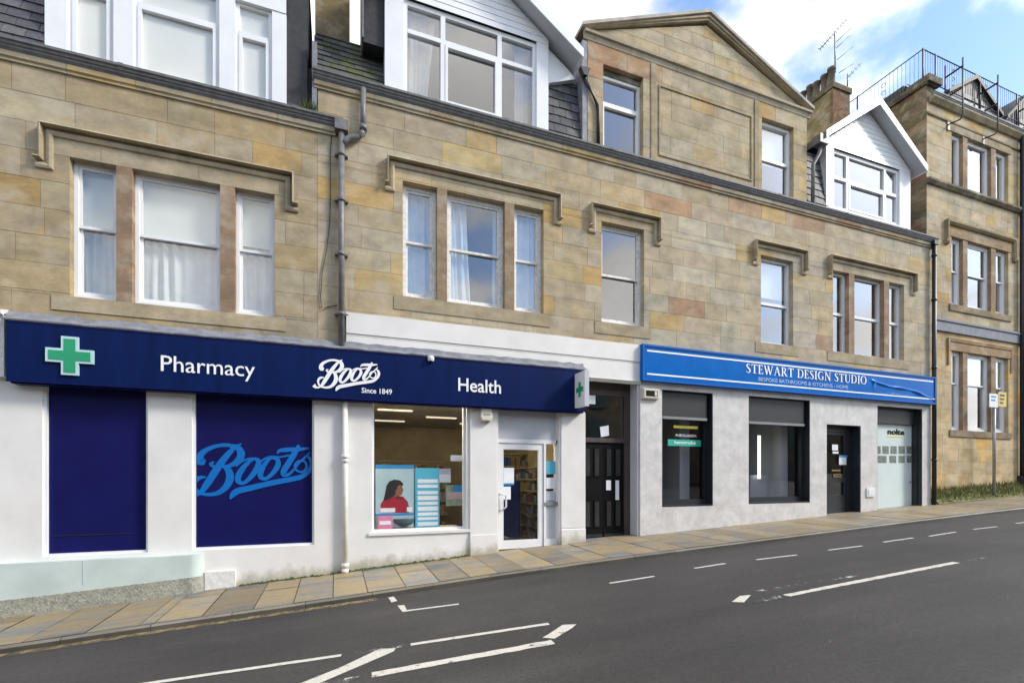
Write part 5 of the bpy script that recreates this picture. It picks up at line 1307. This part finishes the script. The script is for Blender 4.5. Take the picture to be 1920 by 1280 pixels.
for a, b in lv:
    for (p, q) in ((18.66, 18.90), (20.17, 20.43)):
        mb = MB(); mb.box(p, q, CY, CY + .18, a, b, (.27, .195, .135)); mb.build('mullion', M_STONE, Cb)
    mb = MB(); mb.box(17.95, 21.27, CY - .02, CY + .1, b, b + .24, (.31, .22, .14) if b < 12 else (.29, .24, .165)); mb.build('lintel', M_STONE, Cb)
    mb = MB(); mb.box(17.95, 21.27, CY - .035, CY + .1, a - .2, a - .002, (.24, .19, .125)); mb.build('sill', M_STONE_C, Cb)
    for (p, q) in W2:
        if b > 12: casement(Cb, p, q, a, b, CY + .10, fw=.11, fill=[])
        else: sash(Cb, p, q, a, b, y=CY + .10, zm=(a + b) / 2 + (.05 if b > 8 else .25), fw=.075, fill=[('blind', .42)] if b < 6 else None)
mb = MB(); sweep(mb, [(17.68, 8.98), (17.80, 8.98), (17.80, 9.62), (21.42, 9.62), (21.42, 8.98), (21.54, 8.98)], [(-.06, -CY - .01), (-.06, -CY + .05), (0, -CY + .1), (.06, -CY + .1), (.06, -CY - .01)], (.27, .23, .15)); mb.build('hood_mould', M_STONE_C, Cb)
mb = MB(); sweep(mb, [(17.9, 5.2), (17.9, 5.98), (21.3, 5.98), (21.3, 5.2)], [(-.05, -CY - .01), (-.05, -CY + .03), (.05, -CY + .05), (.05, -CY - .01)], (.34, .23, .14)); mb.build('surround', M_STONE, Cb)
room(Cb, CXL + .3, 26.8, CY + .4, 4, 2.8, 12.9)
# gable side, cornice, roof
mb = MB(); z = 0.0
while z < 13.55:
    y = CY
    while y < 12:
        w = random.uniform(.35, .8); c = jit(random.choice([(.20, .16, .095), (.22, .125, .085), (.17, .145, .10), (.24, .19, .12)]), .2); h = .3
        mb.face([(CXL, y + w - .008, z + .006), (CXL, y + .008, z + .006), (CXL, y + .008, z + h - .006), (CXL, y + w - .008, z + h - .006)], c); y += w
    z += .3
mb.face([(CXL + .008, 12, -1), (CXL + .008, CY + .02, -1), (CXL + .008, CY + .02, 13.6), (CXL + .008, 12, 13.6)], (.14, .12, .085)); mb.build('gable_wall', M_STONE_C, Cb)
mb = MB(); mb.box(CXL - .08, CXL + .45, CY - .05, 12, 13.62, 13.80, (.085, .075, .055)); mb.box(CXL + .03, CXL + .4, CY + .02, CY + .6, 13.0, 13.62, (.15, .125, .08)); mb.box(CXL - .1, CXL + .55, CY - .12, CY + .5, 13.66, 13.86, (.11, .10, .075)); mb.build('skew_coping', M_STONE_C, Cb)
mb = MB(); mb.xprism([(CY, 13.08), (CY - .06, 13.10), (CY - .14, 13.22), (CY - .14, 13.27), (CY, 13.27)], CXL + .1, 27, (.26, .225, .15)); mb.xprism([(CY, 12.72), (CY - .04, 12.74), (CY - .04, 12.79), (CY, 12.80)], CXL, 27, (.20, .17, .11)); mb.build('cornice', M_STONE_C, Cb)
mb = MB(); mb.xprism([(CY - .02 + y * .8, 13.27 + z) for y, z in GUT], CXL + .15, 27); mb.build('gutter', M_LEAD, Cb)
mb = MB(); slates(mb, CXL + .4, 27, (CY, 13.36), (CY + .8, 14.35), .3, .2); mb.build('roof', M_SLATE, Cb)
mb = MB(); mb.box(CXL + .3, 27, CY + .8, 10, 13.6, 14.3, (.06, .06, .06)); mb.build('flat_roof', M_SLATE, Cb)
for (cx, wd, zt) in ((19.6, 1.35, 14.75), (22.6, 1.2, 15.0)):
    mb = MB(); mb.prism([(cx - wd, 13.55), (cx + wd, 13.55), (cx + wd, 13.95), (cx, zt), (cx - wd, 13.95)], CY + .18, CY + 1.6, (.15, .15, .16)); d = mb.build('roof_dormer', M_SLATE, Cb)
    mb = MB()
    for s_ in (-1, 1):
        p = [(cx, zt + .06), (cx + s_ * (wd + .1), 13.93), (cx + s_ * (wd + .1), 13.82), (cx, zt - .08)]
        mb.prism(p if s_ < 0 else p[::-1], CY + .08, CY + 1.6, (.03, .03, .034))
    mb.build('verge', M_SLATE, d)
    mb = MB(); mb.box(cx - .55, cx - .05, CY + .165, CY + .18, 13.7, 14.1); mb.box(cx + .05, cx + .55, CY + .165, CY + .18, 13.7, 14.1); mb.build('roof_window', plain('weathered_white', (.42, .42, .41), .6, .5, 14) if 'weathered_white' not in MATS else MATS['weathered_white'], d)
for k, bx in enumerate((17.93, 19.75, 21.95)):
    zb = 12.72 + .0 * k; y = CY
    mb = MB(); mb.box(bx - .10, bx + .02, y - .03, y + .02, zb - .24, zb + .08); mb.tube([(bx - .04, y, zb - .06), (bx - .02, y - .30, zb - .10), (bx, y - .36, zb), (bx, y - .36, zb + 1.75)], .021, 8)
    for qz in (.85, 1.5): mb.tube([(bx, y - .36, zb + qz), (bx - .02, y + .08, zb + qz - .03)], .028, 8)
    mb.tube([(bx - .02, y + .08, zb + .72), (bx - .02, y + .08, zb + 1.85)], .022, 8)
    mb.build('roof_bracket', M_BLACK, Cb)
mb = MB(); mb.tube([(21.75, CY - .1, 1.2), (21.75, CY - .1, 13.2)], .075, 12); mb.box(21.64, 21.86, CY - .22, CY, 1.0, 1.75); mb.build('downpipe', M_BLACK, Cb)
# roof railing
RL = thing('roof_railing', 'thin black iron railing with scrolls round the flat roof', 'railing', (17.1, CY + .2, 13.8))
def rail_run(p, q, posts, nb, z0, z1):
    m = MB(); P = lambda t, z: (p[0] + (q[0] - p[0]) * t, p[1] + (q[1] - p[1]) * t, z)
    m.tube([P(0, z1), P(1, z1)], .016, 6); m.tube([P(0, z0 + .06), P(1, z0 + .06)], .014, 6); m.build('rail', M_BLACK, RL)
    for t in posts: m = MB(); m.tube([P(t, z0 - .25), P(t, z1 + .03)], .024, 6); m.build('post', M_BLACK, RL)
    m = MB()
    for k in range(1, nb): m.tube([P(k / nb, z0 + .06), P(k / nb, z1)], .0055, 4)
    for t in ((.15, .32, .62) if nb > 40 else (.25, .45, .8)):
        for j in range(3):
            zc_ = z0 + (z1 - z0) * (.25 + .25 * j); rr = .085
            m.tube([P(t + rr / math.hypot(q[0] - p[0], q[1] - p[1]) * cos(a) * (1 - a / 18), zc_ + rr * sin(a) * (1 - a / 18)) for a in [w_ * .6 for w_ in range(16)]], .007, 4)
    m.build('balusters', M_BLACK, RL)
RZ0, RZ1 = 13.86, 14.85
rail_run((16.95, CY + .15), (16.95, 8.0), (0, .26, .55), 64, RZ0, RZ1)
rail_run((16.95, CY + .15), (27, CY + .15), (.06, .29, .50, .72), 84, RZ0, RZ1)

# aerials on the right-hand chimney
def ap(px, py, y=2.4): return (X(px, y), y, Z(px, py, y))
AE = thing('television_aerial', 'tall many-armed television aerial on the chimney stack', 'aerial', ap(1566, 135), 'aerials on the chimney')
m = MB(); m.tube([ap(1566, 137), ap(1565, 60)], .022, 6); m.build('mast', M_IRON, AE)
m = MB(); m.tube([ap(1537, 93), ap(1586, 38)], .016, 6)
for k in range(11):
    t = k / 10; cx, cy = 1537 + 49 * t, 93 - 55 * t; m.tube([ap(cx - 3.2, cy - 2.2), ap(cx + 3.2, cy + 2.4)], .008, 4)
m.build('boom', M_IRON, AE)
m = MB()
for (a, b) in (((1568, 79), (1596, 53)), ((1567, 91), (1593, 68)), ((1569, 113), (1600, 87)), ((1573, 137), (1600, 120))): m.tube([ap(*a), ap(*b)], .012, 5)
m.build('arm', M_IRON, AE)
AE2 = thing('television_aerial', 'short small aerial at the right edge of the chimney stack', 'aerial', ap(1589, 160), 'aerials on the chimney')
m = MB(); m.tube([ap(1589, 162), ap(1589, 139)], .02, 6); m.build('mast', M_IRON, AE2)
m = MB(); m.tube([ap(1588, 147), ap(1615, 119)], .014, 5)
for k in range(4):
    t = k / 3.5; cx, cy = 1592 + 22 * t, 143 - 24 * t; m.tube([ap(cx - 2.5, cy - 2), ap(cx + 2.5, cy + 2)], .008, 4)
m.build('boom', M_IRON, AE2)

# sign post on the pavement
yq = -.02; xp = X(1864, yq)
SP = thing('sign_post', 'slim grey post carrying a small white and a small yellow parking plate', 'sign post', (xp, yq, zg(xp)))
m = MB(); m.tube([(xp, yq, zg(xp) - .1), (xp, yq, Z(1864, 738, yq))], .042, 12); m.build('post', M_GALV, SP)
def plate(x0, x1, y0, y1, mat, rows):
    m = MB(); y = yq - .06; a, b, c, d = X(x0, y), X(x1, y), Z((x0 + x1) / 2, y1, y), Z((x0 + x1) / 2, y0, y); m.box(a, b, y, y + .012, c, d); o = m.build('plate', mat, SP)
    for k in range(rows): m2 = MB(); zt_ = d - (d - c) * (.16 + .26 * k); m2.box(a + (b - a) * .18, b - (b - a) * (.2 + .1 * k), y - .003, y, zt_ - (d - c) * .13, zt_); m2.build('mark', M_POSTBLUE if mat is M_PAPER else M_BROWN, o)
plate(1855.5, 1871, 738, 763, M_PAPER, 2); plate(1872, 1887, 735, 762, M_YELLOW, 3)

# grass strip at the foot of building C
mb = MB(); random.seed(3)
for k in range(5200):
    x = random.uniform(16.75, 27); y = random.uniform(-.1, .28); z = zg(x) + random.uniform(-.02, .02) + (y + .1) * 1.0; h = random.uniform(.05, .20) * (1.0 if y > .0 else .5); a = random.uniform(0, 6.28); w = random.uniform(.006, .016); l = random.uniform(-.09, .09)
    c = jit(random.choice([(.16, .18, .055), (.21, .21, .08), (.12, .15, .04), (.26, .235, .115)]), .25)
    mb.face([(x - w * cos(a), y - w * sin(a), z), (x + w * cos(a), y + w * sin(a), z), (x + l, y + random.uniform(-.05, .05), z + h)], c)
mb.face([(16.7, -.12, zg(16.7) + .006), (27, -.12, zg(27) + .006), (27, .3, zg(27) + .39), (16.7, .3, zg(16.7) + .39)], (.15, .155, .06))
gr = mb.build('grass', M_GRASS); gr['kind'] = 'stuff'; tag(gr, 'strip of rough grass at the foot of the tallest stone wall', 'grass')

# terrace across the road, mirrored in the shop windows
OT = thing('stone_terrace', 'long low stone terrace on the opposite side of the road', 'building', (5, -24, 0))
mb = MB(); mb.box(-40, 60, -32, -22.5, -3, 9.3); mb.build('wall', M_OPP, OT)
mb = MB(); mb.xprism([(-22.2, 9.3), (-27, 12.0), (-32, 9.3)], -40, 60); mb.build('roof', M_DARKCLAD, OT)
for k in range(24):
    x = -38 + k * 4.0
    for z0, z1 in ((.9, 3.0), (4.3, 6.2), (7.0, 8.6)): mb = MB(); mb.box(x, x + 1.4, -22.52, -22.4, z0, z1); mb.build('window', M_TEAK, OT)
